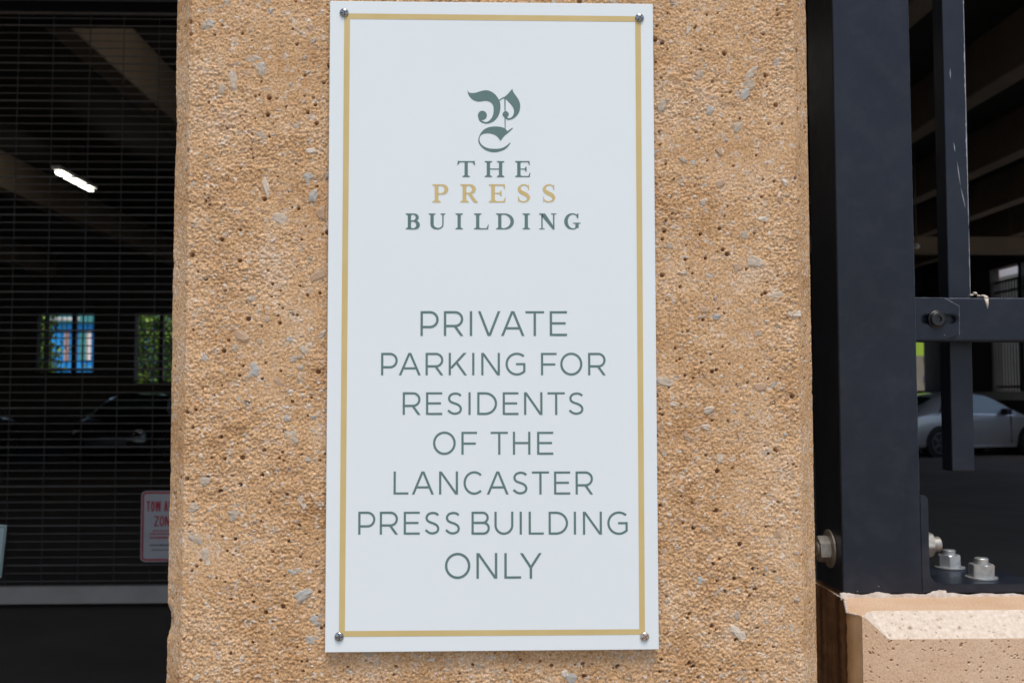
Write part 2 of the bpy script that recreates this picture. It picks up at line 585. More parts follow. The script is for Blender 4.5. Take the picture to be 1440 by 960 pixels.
# ------------------------------------------------------------------ lettering (flat print built from outlines)
def earclip(p):
    """triangles of a simple polygon"""
    n = len(p)
    idx = list(range(n))
    if sum(p[i-1][0]*p[i][1]-p[i][0]*p[i-1][1] for i in range(n)) < 0: idx.reverse()
    def cr(o, a, b): return (a[0]-o[0])*(b[1]-o[1])-(a[1]-o[1])*(b[0]-o[0])
    out = []
    guard = 0
    while len(idx) > 3 and guard < 4*n:
        guard += 1
        m_ = len(idx); best = None
        for k in range(m_):
            i, j, l = idx[k-1], idx[k], idx[(k+1) % m_]
            a, b, c = p[i], p[j], p[l]
            if cr(a, b, c) <= 0: continue
            if any(q not in (i, j, l) and cr(a, b, p[q]) > -1e-15 and cr(b, c, p[q]) > -1e-15 and cr(c, a, p[q]) > -1e-15 and p[q] not in (a, b, c) for q in idx): continue
            best = k; break
        if best is None: best = min(range(m_), key=lambda k: abs(cr(p[idx[k-1]], p[idx[k]], p[idx[(k+1) % m_]])))
        out.append((idx[best-1], idx[best], idx[(best+1) % m_]))
        idx.pop(best)
    out.append(tuple(idx))
    return out

class Ink:
    """flat shapes on the plane y=Y; each shape a hair in front of the one before it"""
    def __init__(s, Y, to3):
        s.v, s.f, s.Y, s.k, s.to3 = [], [], Y, 0, to3
    def poly(s, p):
        yy = s.Y-.00003*(s.k % 5); s.k += 1
        p = [q for i, q in enumerate(p) if math.hypot(q[0]-p[i-1][0], q[1]-p[i-1][1]) > 2e-6]
        tri = earclip(p)
        o = len(s.v)
        s.v += [s.to3(a, b, yy) for a, b in p]
        for t in tri:
            a, b, c = (Vector((p[i][0], p[i][1])) for i in t)
            cr = (b-a).x*(c-a).y-(b-a).y*(c-a).x
            if abs(cr) < 1e-12: continue
            t = t if cr > 0 else t[::-1]
            s.f.append(tuple(o+i for i in t))
    def rect(s, x0, y0, x1, y1): s.poly([(x0, y0), (x1, y0), (x1, y1), (x0, y1)])
    def diag(s, xa, ya, xb, yb, w):
        """slanted stem with level ends; w = level width, xa/xb = centres"""
        s.poly([(xa-w/2, ya), (xa+w/2, ya), (xb+w/2, yb), (xb-w/2, yb)])
    def stroke(s, pts, w):
        n = len(pts)
        ws = w if isinstance(w, (list, tuple)) else [w]*n
        L, Rr = [], []
        for i in range(n):
            a = Vector(pts[max(i-1, 0)]); b = Vector(pts[min(i+1, n-1)])
            d = (b-a).normalized(); nn = Vector((-d.y, d.x))
            q = Vector(pts[i])
            L.append(q+nn*ws[i]/2); Rr.append(q-nn*ws[i]/2)
        yy = s.Y-.00003*(s.k % 5); s.k += 1
        o = len(s.v)
        for q in L+Rr: s.v.append(s.to3(q.x, q.y, yy))
        for i in range(n-1):
            s.f.append((o+n+i, o+n+i+1, o+i+1, o+i))
    def obj(s, name, m, parent):
        return own(put(name, mesh(name, s.v, s.f), m), parent)

def arc(cx, cy, rx, ry, a0, a1, n=22):
    return [(cx+rx*math.cos(R(a0+(a1-a0)*i/n)), cy+ry*math.sin(R(a0+(a1-a0)*i/n))) for i in range(n+1)]

def catmull(p, sub=5, closed=False):
    out = []
    n = len(p)
    for i in range(n if closed else n-1):
        p0 = p[(i-1) % n] if closed or i > 0 else p[0]
        p1, p2 = p[i], p[(i+1) % n]
        p3 = p[(i+2) % n] if closed or i+2 < n else p[-1]
        for j in range(sub):
            t = j/sub
            out.append(tuple(.5*((2*p1[c])+(-p0[c]+p2[c])*t+(2*p0[c]-5*p1[c]+4*p2[c]-p3[c])*t*t+(-p0[c]+3*p1[c]-3*p2[c]+p3[c])*t**3) for c in (0, 1)))
    if not closed: out.append(tuple(p[-1]))
    return out

def sans(I, ch, x0, x1, y0, y1, t):
    """light geometric sans capital in the box x0..x1, y0 (base)..y1 (cap)"""
    w, h = x1-x0, y1-y0
    tt = t*.92
    def stem(x): I.rect(x, y0, x+t, y1)
    def bar(xa, xb, y): I.rect(xa, y-tt/2, xb, y+tt/2)
    def dg(xa, ya, xb, yb, k=1.0):
        dx, dy = xb-xa, yb-ya
        I.diag(xa, ya, xb, yb, t*k*math.hypot(dx, dy)/abs(dy))
    def bowl(xa, ya, xb, yb):
        r = (yb-ya-tt)/2
        cx = xb-t/2-r
        p = [(xa, yb-tt/2)]+arc(cx, (ya+yb)/2, r, r, 90, -90)+[(xa, ya+tt/2)]
        I.stroke(p, t)
    if ch in 'PR':
        stem(x0)
        b = y0+h*(.36 if ch == 'P' else .40)
        xr = x1 if ch == 'P' else x1-w*.005
        bowl(x0+t, b-tt/2, xr, y1)
        if ch == 'R':
            dg(x0+w*.56, b, x1-t*.62, y0)
    elif ch == 'I': stem(x0)
    elif ch == 'V':
        dg(x0+t*.55, y1, (x0+x1)/2-t*.1, y0); dg(x1-t*.55, y1, (x0+x1)/2+t*.1, y0)
    elif ch == 'A':
        dg(x0+t*.55, y0, (x0+x1)/2-t*.1, y1); dg(x1-t*.55, y0, (x0+x1)/2+t*.1, y1)
        bar(x0+w*.20, x1-w*.20, y0+h*.31)
    elif ch == 'T':
        bar(x0, x1, y1-tt/2); I.rect((x0+x1)/2-t/2, y0, (x0+x1)/2+t/2, y1-tt)
    elif ch in 'EF':
        stem(x0); bar(x0+t, x1, y1-tt/2); bar(x0+t, x1-w*.08, y0+h*(.51 if ch == 'E' else .485))
        if ch == 'E': bar(x0+t, x1, y0+tt/2)
    elif ch == 'L':
        stem(x0); bar(x0+t, x1, y0+tt/2)
    elif ch == 'H':
        stem(x0); stem(x1-t); bar(x0+t, x1-t, y0+h*.51)
    elif ch == 'K':
        stem(x0); dg(x1-t*.9, y1, x0+t*.9, y0+h*.30); dg(x0+w*.42, y0+h*.58, x1-t*.62, y0)
    elif ch == 'N':
        stem(x0); stem(x1-t); dg(x0+t*.62, y1, x1-t*.62, y0, .95)
    elif ch == 'O':
        o = t*.12
        p = arc((x0+x1)/2, (y0+y1)/2, w/2-t/2, h/2-t/2+o, 0, 360, 56)
        I.stroke(p[:29], t); I.stroke(p[28:], t)
    elif ch in 'CG':
        o = t*.12
        cx = x0+(w if ch == 'C' else w*1.06)*.54
        p = arc(cx, (y0+y1)/2, cx-x0-t/2, h/2-t/2+o, 46 if ch == 'C' else 48, 314 if ch == 'C' else 300, 46)
        if ch == 'G':
            p.append((x1-t*.5, y0+h*.17))
        I.stroke(p, t)
        if ch == 'G':
            I.rect(x1-t, y0+h*.14, x1, y0+h*.50+tt/2); bar(x0+w*.53, x1-t, y0+h*.50)
    elif ch == 'D':
        stem(x0)
        r = (h-tt)/2
        rx = min(r*1.05, w-t*2)
        cx = x1-t/2-rx
        I.stroke([(x0+t, y1-tt/2)]+arc(cx, (y0+y1)/2, rx, r, 90, -90, 30)+[(x0+t, y0+tt/2)], t)
    elif ch == 'S':
        p = [(.90, .875), (.76, .955), (.52, .985), (.25, .93), (.115, .78), (.17, .625), (.36, .54), (.62, .475), (.83, .375), (.905, .225), (.80, .075), (.52, .012), (.26, .055), (.045, .175)]
        I.stroke(catmull([(x0+t*.3+(w-t*.6)*a, y0+t*.42+(h-t*.84)*b) for a, b in p], 4), t)
    elif ch == 'U':
        r = (w-t)/2
        I.stroke([(x0+t/2, y1), (x0+t/2, y0+r+t/2-t*.1)]+arc((x0+x1)/2, y0+r+t/2-t*.1, r, r, 180, 360, 24)+[(x1-t/2, y0+r+t/2), (x1-t/2, y1)], t)
    elif ch == 'B':
        stem(x0); bowl(x0+t, y0+h*.515-tt/2, x1-w*.06, y1); bowl(x0+t, y0, x1, y0+h*.515+tt/2)
    elif ch == 'Y':
        my = y0+h*.43
        dg(x0+t*.7, y1, (x0+x1)/2, my); dg(x1-t*.7, y1, (x0+x1)/2, my); I.rect((x0+x1)/2-t/2, y0, (x0+x1)/2+t/2, my+t*.3)
    elif ch == 'W':
        q = w/4
        dg(x0+t*.5, y1, x0+q, y0); dg(x0+q, y0, x0+2*q, y1); dg(x0+2*q, y1, x0+3*q, y0); dg(x0+3*q, y0, x1-t*.5, y1)
    elif ch == 'Z':
        bar(x0, x1, y1-tt/2); bar(x0, x1, y0+tt/2); dg(x1-t*.7, y1-tt, x0+t*.7, y0+tt)

def serif(I, ch, x0, x1, y0, y1):
    """bookish old-style capital with bracketed serifs"""
    w, h = x1-x0, y1-y0
    S_, hl = h*.205, h*.072
    def stem(xc, wd=S_, sa=.62, top=True, bot=True):
        I.poly([(xc-wd/2, y0+hl), (xc+wd/2, y0+hl), (xc+wd/2, y1-hl), (xc-wd/2, y1-hl)])
        e = wd/2+S_*sa
        if bot: I.poly([(xc-e, y0), (xc+e, y0), (xc+e, y0+hl*.7), (xc+wd/2+hl*.3, y0+hl*1.5), (xc-wd/2-hl*.3, y0+hl*1.5), (xc-e, y0+hl*.7)])
        if top: I.poly([(xc-e, y1), (xc-e, y1-hl*.7), (xc-wd/2-hl*.3, y1-hl*1.5), (xc+wd/2+hl*.3, y1-hl*1.5), (xc+e, y1-hl*.7), (xc+e, y1)])
    sx = x0+S_*1.12
    def arm(xb, y, up, th=1.0):
        """level arm with a beak at its end; up=-1 hangs, +1 stands"""
        a, b = (y-hl, y) if up < 0 else (y, y+hl)
        I.rect(sx, a, xb-h*.03, b)
        e = y-h*.27*th if up < 0 else y+h*.27*th
        I.poly([(xb-h*.10, y-hl*.9 if up < 0 else y+hl*.9), (xb-h*.03, y), (xb, y) if up < 0 else (xb-h*.01, y), (xb+h*.035, e) if up > 0 else (xb+h*.01, e), (xb-h*.01, e)])
    def dbowl(ya, yb, xb, k=1.0):
        cy, ry = (ya+yb)/2, (yb-ya)/2
        pts, ws = [(sx, yb-hl/2)], [hl]
        rx = min(ry*1.05, (xb-sx)*.75); cx = xb-S_*.55-rx*.0-rx+S_*.05
        for i in range(25):
            a = 90-180*i/24
            wgt = math.cos(R(a))**1.4 if abs(a) < 90 else 0
            ww = hl+(S_*k-hl)*wgt
            pts.append((cx+(rx+S_*.0)*math.cos(R(a)), cy+(ry-hl/2)*math.sin(R(a)))); ws.append(ww)
        pts.append((sx, ya+hl/2)); ws.append(hl)
        I.stroke(pts, ws)
    if ch == 'I': stem((x0+x1)/2)
    elif ch == 'T':
        stem((x0+x1)/2, top=False)
        xc = (x0+x1)/2
        I.rect(xc-w*.42, y1-hl*1.1, xc+w*.42, y1)
        I.poly([(x0+h*.04, y1+hl*.4), (x0, y1-h*.24), (x0+h*.05, y1-h*.24), (x0+h*.17, y1-hl*1.0), (x0+h*.10, y1)])
        I.poly([(x1-h*.04, y1+hl*.4), (x1-h*.10, y1), (x1-h*.17, y1-hl*1.0), (x1-h*.05, y1-h*.24), (x1, y1-h*.24)])
    elif ch == 'H':
        stem(sx); stem(x1-S_*1.12); I.rect(sx, y0+h*.50-hl*.4, x1-S_*1.12, y0+h*.50+hl*.5)
    elif ch == 'E':
        stem(sx); arm(x1-h*.04, y1, -1); arm(x1-h*.02, y0, 1)
        I.rect(sx, y0+h*.50-hl*.4, x0+w*.70, y0+h*.50+hl*.4)
        I.poly([(x0+w*.70, y0+h*.36), (x0+w*.76, y0+h*.34), (x0+w*.76, y0+h*.66), (x0+w*.70, y0+h*.64), (x0+w*.62, y0+h*.52), (x0+w*.62, y0+h*.48)])
    elif ch == 'L':
        stem(sx); arm(x1-h*.02, y0, 1, 1.1)
    elif ch == 'P': stem(sx); dbowl(y0+h*.44, y1, x1, 1.0)
    elif ch == 'R':
        stem(sx); dbowl(y0+h*.46, y1, x1-w*.10, 1.0)
        I.poly([(x0+w*.42, y0+h*.50), (x0+w*.63, y0+h*.50), (x1-w*.06, y0+hl*1.2), (x1+w*.02, y0+hl*.7), (x1+w*.02, y0), (x1-w*.20, y0)])
    elif ch == 'B':
        stem(sx); dbowl(y0+h*.50, y1, x1-w*.06, .95); dbowl(y0, y0+h*.56, x1, 1.1)
    elif ch == 'D': stem(sx); dbowl(y0, y1, x1, 1.05)
    elif ch == 'U':
        xl, xr = x0+S_*1.05, x1-S_*.85
        hs = hl*1.15
        e = S_*.5+S_*.55
        I.poly([(xl-e, y1), (xl-e, y1-hl*.7), (xl-S_*.5-hl*.3, y1-hl*1.5), (xl+S_*.5+hl*.3, y1-hl*1.5), (xl+e, y1-hl*.7), (xl+e, y1)])
        I.poly([(xr-S_*.75, y1), (xr-S_*.75, y1-hl*.7), (xr-hs*.5, y1-hl*1.4), (xr+hs*.5, y1-hl*1.4), (xr+S_*.75, y1-hl*.7), (xr+S_*.75, y1)])
        pts = [(xl, y1-hl), (xl, y0+h*.34), (xl+S_*.12, y0+h*.2), (xl+w*.14, y0+h*.085), ((xl+xr)/2+w*.02, y0+h*.04), (xr-w*.13, y0+h*.085), (xr-S_*.1, y0+h*.2), (xr, y0+h*.36), (xr, y1-hl)]
        I.stroke(pts, [S_, S_, S_*.95, S_*.7, hl*1.3, hl*1.1, hs, hs, hs])
    elif ch == 'N':
        hs = hl*1.2
        xl, xr = x0+S_*.85, x1-S_*.85
        for xc, bt, tp in ((xl, True, False), (xr, False, True)):
            I.rect(xc-hs/2, y0 if bt else y0+hl, xc+hs/2, y1)
            if bt: I.rect(xc-S_*.8, y0, xc+S_*.8, y0+hl*.8)
            if tp: I.rect(xc-S_*.8, y1-hl*.8, xc+S_*.8, y1)
        I.poly([(x0, y1), (x0, y1-hl*.8), (xl+S_*.0, y1-hl*1.4), (xl+S_*.5, y1)])
        I.poly([(xl-hs*.3, y1), (xl+S_*.95, y1), (xr+hs/2, y0+h*.12), (xr+hs/2, y0-h*.015), (xr-hs*.6, y0-h*.015), (xl-hs*.3, y1-h*.17)])
    elif ch == 'S':
        p = [(.88, .78), (.80, .92), (.55, 1.0), (.28, .94), (.13, .78), (.20, .63), (.45, .51), (.72, .40), (.87, .23), (.74, .06), (.45, 0.0), (.20, .06), (.08, .20)]
        ws = [hl*.6, hl*.9, hl*1.0, hl*1.4, S_*.75, S_*1.0, S_*1.05, S_*1.05, S_*.85, hl*1.3, hl*1.0, hl*.9, hl*.6]
        q = [(x0+w*a, y0+hl*.4+(h-hl*.8)*b) for a, b in p]
        qq = catmull(q, 4)
        w2 = [ws[min(i//4, 12)]*(1-(i % 4)/4)+ws[min(i//4+1, 12)]*((i % 4)/4) for i in range(len(qq))]
        I.stroke(qq, w2)
        I.poly([(x0+w*.84, y0+h*.70), (x0+w*.92, y0+h*.70), (x0+w*.90, y1), (x0+w*.82, y0+h*.93)])
        I.poly([(x0+w*.05, y0), (x0+w*.12, y0+h*.07), (x0+w*.11, y0+h*.32), (x0+w*.04, y0+h*.32)])
    elif ch == 'G':
        pts, ws = [], []
        cx, cy, rx, ry = x0+w*.50, (y0+y1)/2, w*.50-S_*.45, h*.5-hl*.4
        for i in range(37):
            a = 48+262*i/36
            k = max(0, -math.cos(R(a)))**1.3
            pts.append((cx+rx*math.cos(R(a)), cy+ry*math.sin(R(a)))); ws.append(hl*1.1+(S_*1.1-hl*1.1)*k)
        pts.append((x0+w*.80, y0+h*.12)); ws.append(hl*1.2)
        I.stroke(pts, ws)
        I.poly([(x0+w*.79, y0+h*.68), (x0+w*.84, y0+h*.68), (x0+w*.85, y1), (x0+w*.80, y1), (x0+w*.70, y0+h*.86)])
        I.rect(x0+w*.66, y0+h*.10, x0+w*.66+S_, y0+h*.42); I.rect(x0+w*.52, y0+h*.36, x0+w*.97, y0+h*.42)

# ------------------------------------------------------------------ the white wall sign
sign = empty('parking_sign', (0, SIGN_Y, -SH/2), 'tall white private parking sign with thin gold border on the tan column', 'sign')
bm = bmesh.new()
add_box(bm, -SW/2, SW/2, SIGN_Y, SIGN_Y+.0032, -SH/2, SH/2, .0004, 1)
own(put('panel', bm_mesh('panel', bm), M['sign']), sign)
own(box('panel_back', -SW/2+.001, SW/2-.001, SIGN_Y+.0033, SIGN_Y+.0062, -SH/2+.001, SH/2-.001, M['panel_edge']), sign)

def sp(px, py):
    q = at(px, py, y=SIGN_Y)
    return q.x, q.z
FRONT = lambda a, b, yy: (a, yy, b)
INK = SIGN_Y-.00018
# gold border, four mitred strips
o4 = [sp(484.2, 19.2), sp(901, 23.4), sp(907, 891.6), sp(476.6, 894.7)]
i4 = [sp(492.2, 27.0), sp(893.2, 31.0), sp(899, 884.0), sp(485.0, 886.6)]
I = Ink(INK, FRONT)
for k in range(4):
    j = (k+1) % 4
    I.k = 0
    I.poly([o4[k], o4[j], i4[j], i4[k]])
I.obj('gold_border', M['gold'], sign)

def textline(word, spans, ytop, ybot, fn, m, t=None, lab=None):
    I = Ink(INK, FRONT)
    for ch, (a, b) in zip(word, spans):
        I.k = 0
        xa, zt = sp(a, ytop); xb, zb = sp(b, ybot)
        # the box keeps the sign's own upright frame
        xm = (xa+xb)/2
        if t: fn(I, ch, xa, xb, zb, zt, t)
        else: fn(I, ch, xa, xb, zb, zt)
    o = I.obj('lettering', m, sign)
    o['label'] = lab
def spans(k, x0, *ab): return [(x0+a/k, x0+b/k) for a, b in ab]

TT = sp(703.4, 460)[0]-sp(700, 460)[0]
textline('PRIVATE', spans(5.76, 570, (123, 270), (312, 470), (522, 542), (588, 770), (775, 965), (973, 1124), (1169, 1310)), 437.4, 472.2, sans, M['green'], TT, 'green capitals reading PRIVATE')
textline('PARKINGFOR', spans(8, 520, (128, 314), (327, 573), (628, 828), (888, 1094), (1152, 1176), (1254, 1464), (1527, 1751), (1925, 2102), (2142, 2392), (2455, 2655)), 496.0, 527.4, sans, M['green'], TT*.92, 'green capitals reading PARKING FOR')
textline('RESIDENTS', spans(8, 520, (371, 571), (633, 815), (866, 1048), (1110, 1136), (1209, 1432), (1495, 1673), (1735, 1943), (1999, 2195), (2230, 2415)), 551.3, 583.0, sans, M['green'], TT*.92, 'green capitals reading RESIDENTS')
textline('OFTHE', spans(8.727, 540, (602, 880), (950, 1142), (1309, 1520), (1581, 1797), (1878, 2078)), 606.8, 638.8, sans, M['green'], TT*.92, 'green capitals reading OF THE')
textline('LANCASTER', spans(8.727, 540, (118, 300), (343, 612), (676, 908), (976, 1220), (1262, 1530), (1572, 1772), (1814, 2026), (2086, 2286), (2350, 2566)), 662.5, 694.7, sans, M['green'], TT*.92, 'green capitals reading LANCASTER')
textline('PRESSBUILDING', spans(7.2, 490, (100, 272), (318, 502), (560, 722), (768, 930), (974, 1138), (1246, 1432), (1478, 1670), (1733, 1757), (1824, 1978), (2026, 2224), (2281, 2306), (2373, 2567), (2620, 2828)), 719.0, 751.0, sans, M['green'], TT*.92, 'green capitals reading PRESS BUILDING')
textline('ONLY', spans(7.2, 490, (977, 1234), (1296, 1507), (1578, 1748), (1734, 1960)), 777.2, 812.8, sans, M['green'], TT, 'green capitals reading ONLY')
textline('THE', [(643.0, 668.2), (681.6, 709.2), (724.4, 745.6)], 226.6, 249.2, serif, M['green'], None, 'green serif capitals reading THE')
textline('PRESS', [(608.0, 630.3), (647.3, 671.4), (687.4, 711.0), (727.8, 745.5), (763.0, 781.0)], 259.2, 284.8, serif, M['gold'], None, 'gold serif capitals reading PRESS')
textline('BUILDING', [(570.6, 590.2), (602.8, 626.8), (639.8, 651.6), (666.6, 687.0), (697.6, 722.6), (734.2, 746.0), (758.2, 782.6), (793.8, 817.0)], 300.2, 322.6, serif, M['green'], None, 'green serif capitals reading BUILDING')

# blackletter emblem
def lg(p): return [sp(640+a/8.727, 110+b/8.727) for a, b in p]
I = Ink(INK, FRONT)
A = [(155, 145), (155, 145), (165, 172), (190, 183), (250, 181), (310, 162), (380, 150), (440, 165), (490, 200), (522, 240), (548, 290), (556, 345), (550, 410), (530, 465), (492, 515), (440, 548), (385, 560), (335, 550), (302, 527), (284, 495), (284, 495),
     (318, 515), (318, 515), (350, 534), (385, 539), (420, 522), (450, 487), (468, 440), (473, 385), (465, 335), (440, 302), (402, 284), (360, 281), (300, 289), (250, 282), (205, 257), (172, 218), (156, 180)]
I.poly(lg(catmull(A, 3, True)))
I.poly(lg(arc(335, 458, 55, 57, 0, 352, 26)))
B = [(585, 252), (640, 203), (678, 160), (700, 134), (700, 134), (714, 172), (742, 212), (776, 262), (796, 315), (797, 365), (784, 420), (758, 460), (725, 490), (690, 507), (655, 514), (622, 500), (622, 500), (632, 484), (660, 494), (690, 484), (713, 455), (724, 410), (716, 370), (692, 332), (655, 290), (612, 250)]
I.poly(lg(catmull(B, 3, True)))
I.stroke(lg([(540, 276), (570, 254), (605, 236)]), .0010)
I.poly(lg([(604, 240), (619, 240), (619, 625), (609, 625)]))
I.poly(lg(catmull([(620, 405), (650, 422), (659, 447), (648, 472), (622, 496), (594, 474), (581, 447), (592, 422)], 4, True)))
D = [(302, 700), (330, 655), (370, 622), (420, 602), (480, 594), (540, 597), (590, 608), (620, 625), (640, 652), (640, 652), (702, 610), (702, 610), (709, 618), (709, 618), (650, 672), (610, 705), (580, 740), (558, 771), (558, 771), (540, 745), (510, 712), (470, 690), (420, 678), (370, 680), (330, 692), (308, 714), (299, 750), (307, 790), (332, 822), (372, 848), (430, 865), (490, 868), (550, 864), (600, 848), (640, 822), (674, 790), (674, 790), (681, 796), (681, 796), (645, 845), (600, 880), (540, 902), (480, 910), (420, 902), (360, 875), (315, 835), (291, 795), (286, 750)]
I.poly(lg(catmull(D, 3, True)))
I.obj('emblem', M['green'], sign)['label'] = 'green blackletter P emblem'

# pan head screws with a cross recess
def screw_head(bm, c, r):
    prof = [(0, r*1.0), (.0006, r*1.0), (.0013, r*.93), (.0019, r*.74), (.0023, r*.45), (.00245, 0)]
    lathe(bm, c, (0, -1, 0), prof, 24)
for px, py, rot, rusty in ((484, 18.5, 20, False), (899.2, 25.8, 55, False), (477, 894.5, 5, False), (906.4, 894.3, 35, True)):
    x, z = sp(px, py)
    c = Vector((x, SIGN_Y-.0001, z))
    bm = bmesh.new(); screw_head(bm, c, .0043)
    so = own(put('screw', bm_mesh('screw', bm, True), M['chrome_rust' if rusty else 'chrome']), sign)
    if rusty: so['label'] = 'rusty cross-head screw'
    bm = bmesh.new()
    for a in (rot, rot+90):
        d = Vector((math.cos(R(a)), 0, math.sin(R(a)))); n = Vector((-d.z, 0, d.x))
        q = c+Vector((0, -.00258, 0))
        L, wd = .0031, .00085
        vs = [bm.verts.new(q+d*sx_*L*k+n*sn*wd*(1 if k < 1 else .6)+Vector((0, (.0004 if k == 1 else 0), 0))) for sx_, sn, k in ((-1, -1, 1), (0, -1, .0), (1, -1, 1), (1, 1, 1), (0, 1, .0), (-1, 1, 1))]
        bm.faces.new(vs)
    ro = put('cross_recess', bm_mesh('cross_recess', bm), M['rust' if rusty else 'recess'])
    ro.parent = so; ro.matrix_parent_inverse = so.matrix_parent_inverse.copy(); ro.matrix_parent_inverse = Matrix.Identity(4)

# ------------------------------------------------------------------ gate footing (pedestal)
PY = .310                                            # front face
PTOP = at(1380, 857, y=PY+.030).z                    # top of the footing
PC = .029
PX = at(1213, 910, y=PY).x
PX1 = PX+.62
QY = .426                                           # front of the post
qx0 = at(1177.5, 420, y=QY).x; qx1 = at(1287.5, 420, y=QY).x
PD = .245                                           # depth of the footing
SX = qx0-.002
def side_x(y): return np.interp(y, [PY, PY+.022, QY-.012], [PX, PX-.011, SX])
xs = np.concatenate([np.arange(PX, PX+.27, .0008), np.arange(PX+.27, PX1, .008)])
prof = []
nT, nC, nF = 110, 44, 115
for i in range(nT): prof.append(('t', 1-i/nT))
for i in range(nC): prof.append(('c', i/nC))
for i in range(nF): prof.append(('f', .42*i/nF))
for i in range(9): prof.append(('f', .42+.58*i/8))
bx = at(1250, 894, y=PY).x
P = np.zeros((len(xs), len(prof), 3)); Nn = np.zeros_like(P); uu = np.zeros(P.shape[:2]); vv = np.zeros(P.shape[:2])
cfun = PC*np.clip((xs-PX-.002)/(bx-PX-.002), .04, 1)
for j, (k, f) in enumerate(prof):
    c = cfun
    if k == 't': y, z, n = PY+c+f*(PD-c), PTOP+c*0, (0, 0, 1)
    elif k == 'c': y, z, n = PY+c*(1-f), PTOP-c*f, (0, -.707, .707)
    else: y, z, n = PY+c*0, PTOP-c-f*(.24-c), (0, -1, 0)
    sxx = side_x(y+0*xs); P[:, j, 0] = sxx+(xs-PX)*(PX1-sxx)/(PX1-PX); P[:, j, 1] = y; P[:, j, 2] = z; Nn[:, j] = n
    vv[:, j] = {'t': -f*.34, 'c': .3+f*.041, 'f': .341+f*.24}[k]
    uu[:, j] = xs
hh = (relief(uu, vv, 61)*.10)
npit = 300
cen = np.stack([rng.uniform(PX, PX+.28, npit), rng.uniform(.302, .47, npit)], 1)
rad = np.where(rng.random(npit) < .08, rng.uniform(.0013, .0018, npit), rng.uniform(.0007, .0012, npit))
hh += pits(uu, vv, cen, rad, rad*3.2)
P += Nn*hh[..., None]
ped = put('gate_footing', grid_mesh('gate_footing', P[:, ::-1]), M['pedestal'])
ped.data.materials.append(M['chamfer_pale'])
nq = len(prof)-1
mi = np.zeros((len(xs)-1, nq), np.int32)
mi[:, nq-(nT+nC):nq-nT] = 1                          # the chamfer strip takes the paler material
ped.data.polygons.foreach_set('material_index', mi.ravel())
tag(ped, 'tan cast concrete gate footing with pale chamfered top edge under the navy post', 'footing')
n = 40
ys_ = [PY+.0004, PY+.011, PY+.022, PY+.05, QY-.012, QY+.02, QY+.06, PY+PD]
rows = []
bm = bmesh.new()
for i in range(n+1):
    z = PTOP-.0005-(i/n)*.24
    rows.append([bm.verts.new((float(side_x(y))+(random.uniform(-.0007, .0007) if k else 0), y, z)) for k, y in enumerate(ys_)])
ochre_faces = []
for i in range(n):
    for j in range(len(ys_)-1):
        f_ = bm.faces.new((rows[i][j], rows[i][j+1], rows[i+1][j+1], rows[i+1][j]))
        f_.material_index = 1 if j < 3 else 0
sme = bm_mesh('stained_side', bm, True)
sme.materials.append(M['streak']); sme.materials.append(M['ochre'])
sd_ = own(put('stained_side', sme, None), ped)
sd_['label'] = 'rust and dirt streaked side of the footing'
own(box('base_block', SX+.002, PX1, PY+.004, PY+PD-.002, FLOOR, PTOP-.235, M['pedestal']), ped)
own(box('inner_block', SX+.004, PX1-.001, PY+.034, PY+PD-.003, PTOP-.236, PTOP-.008, M['pedestal']), ped)

# ------------------------------------------------------------------ navy gate post with its angle-iron foot
zb = PTOP+.0045
post = empty('gate_post', ((qx0+qx1)/2, QY, PTOP), 'navy square steel gate post bolted to the concrete footing', 'post')
own(box('post_tube', qx0, qx1, QY, QY+(qx1-qx0), zb, CZ+2.6, M['navy'], None, .0026, 4), post)
# angle section seen end on, extruded in depth
ath = .012
ax0 = qx1+.0004; ax1 = ax0+ath
ztop = at(1300, 696, y=QY+.002).z
aw = .165
sec = [(ax0, zb), (ax0+aw-.004, zb), (ax0+aw, zb+.004), (ax0+aw, zb+ath)]
r = .018
sec += [(ax1+r+r*math.cos(R(a)), zb+ath+r+r*math.sin(R(a))) for a in range(270, 179, -10)]
rr = .007
sec += [(ax1-rr+rr*math.cos(R(a)), ztop-rr+rr*math.sin(R(a))) for a in range(0, 91, 15)] + [(ax0, ztop)]
ybk = at(1340, 794, z=zb+ath).y
bm = bmesh.new()
A = [bm.verts.new((x, QY+.0025, z)) for x, z in sec]
cut = at(1398, 793, z=zb+ath).x
B = []
for x, z in sec:
    yb = ybk if x < cut else ybk-(x-cut)*1.1
    B.append(bm.verts.new((x, yb, z)))
nn = len(sec)
for i in range(nn):
    bm.faces.new((A[i], A[(i+1) % nn], B[(i+1) % nn], B[i]))
bm.faces.new(A[::-1]); bm.faces.new(B)
bmesh.ops.recalc_face_normals(bm, faces=bm.faces[:])
bmesh.ops.bevel(bm, geom=[e for e in bm.edges if abs(e.verts[0].co.y-e.verts[1].co.y) < 1e-5 and e.verts[0].co.y < QY+.01], offset=.0012, segments=2, affect='EDGES')
ang = own(put('angle_foot', bm_mesh('angle_foot', bm), M['navy_dusty']), post)
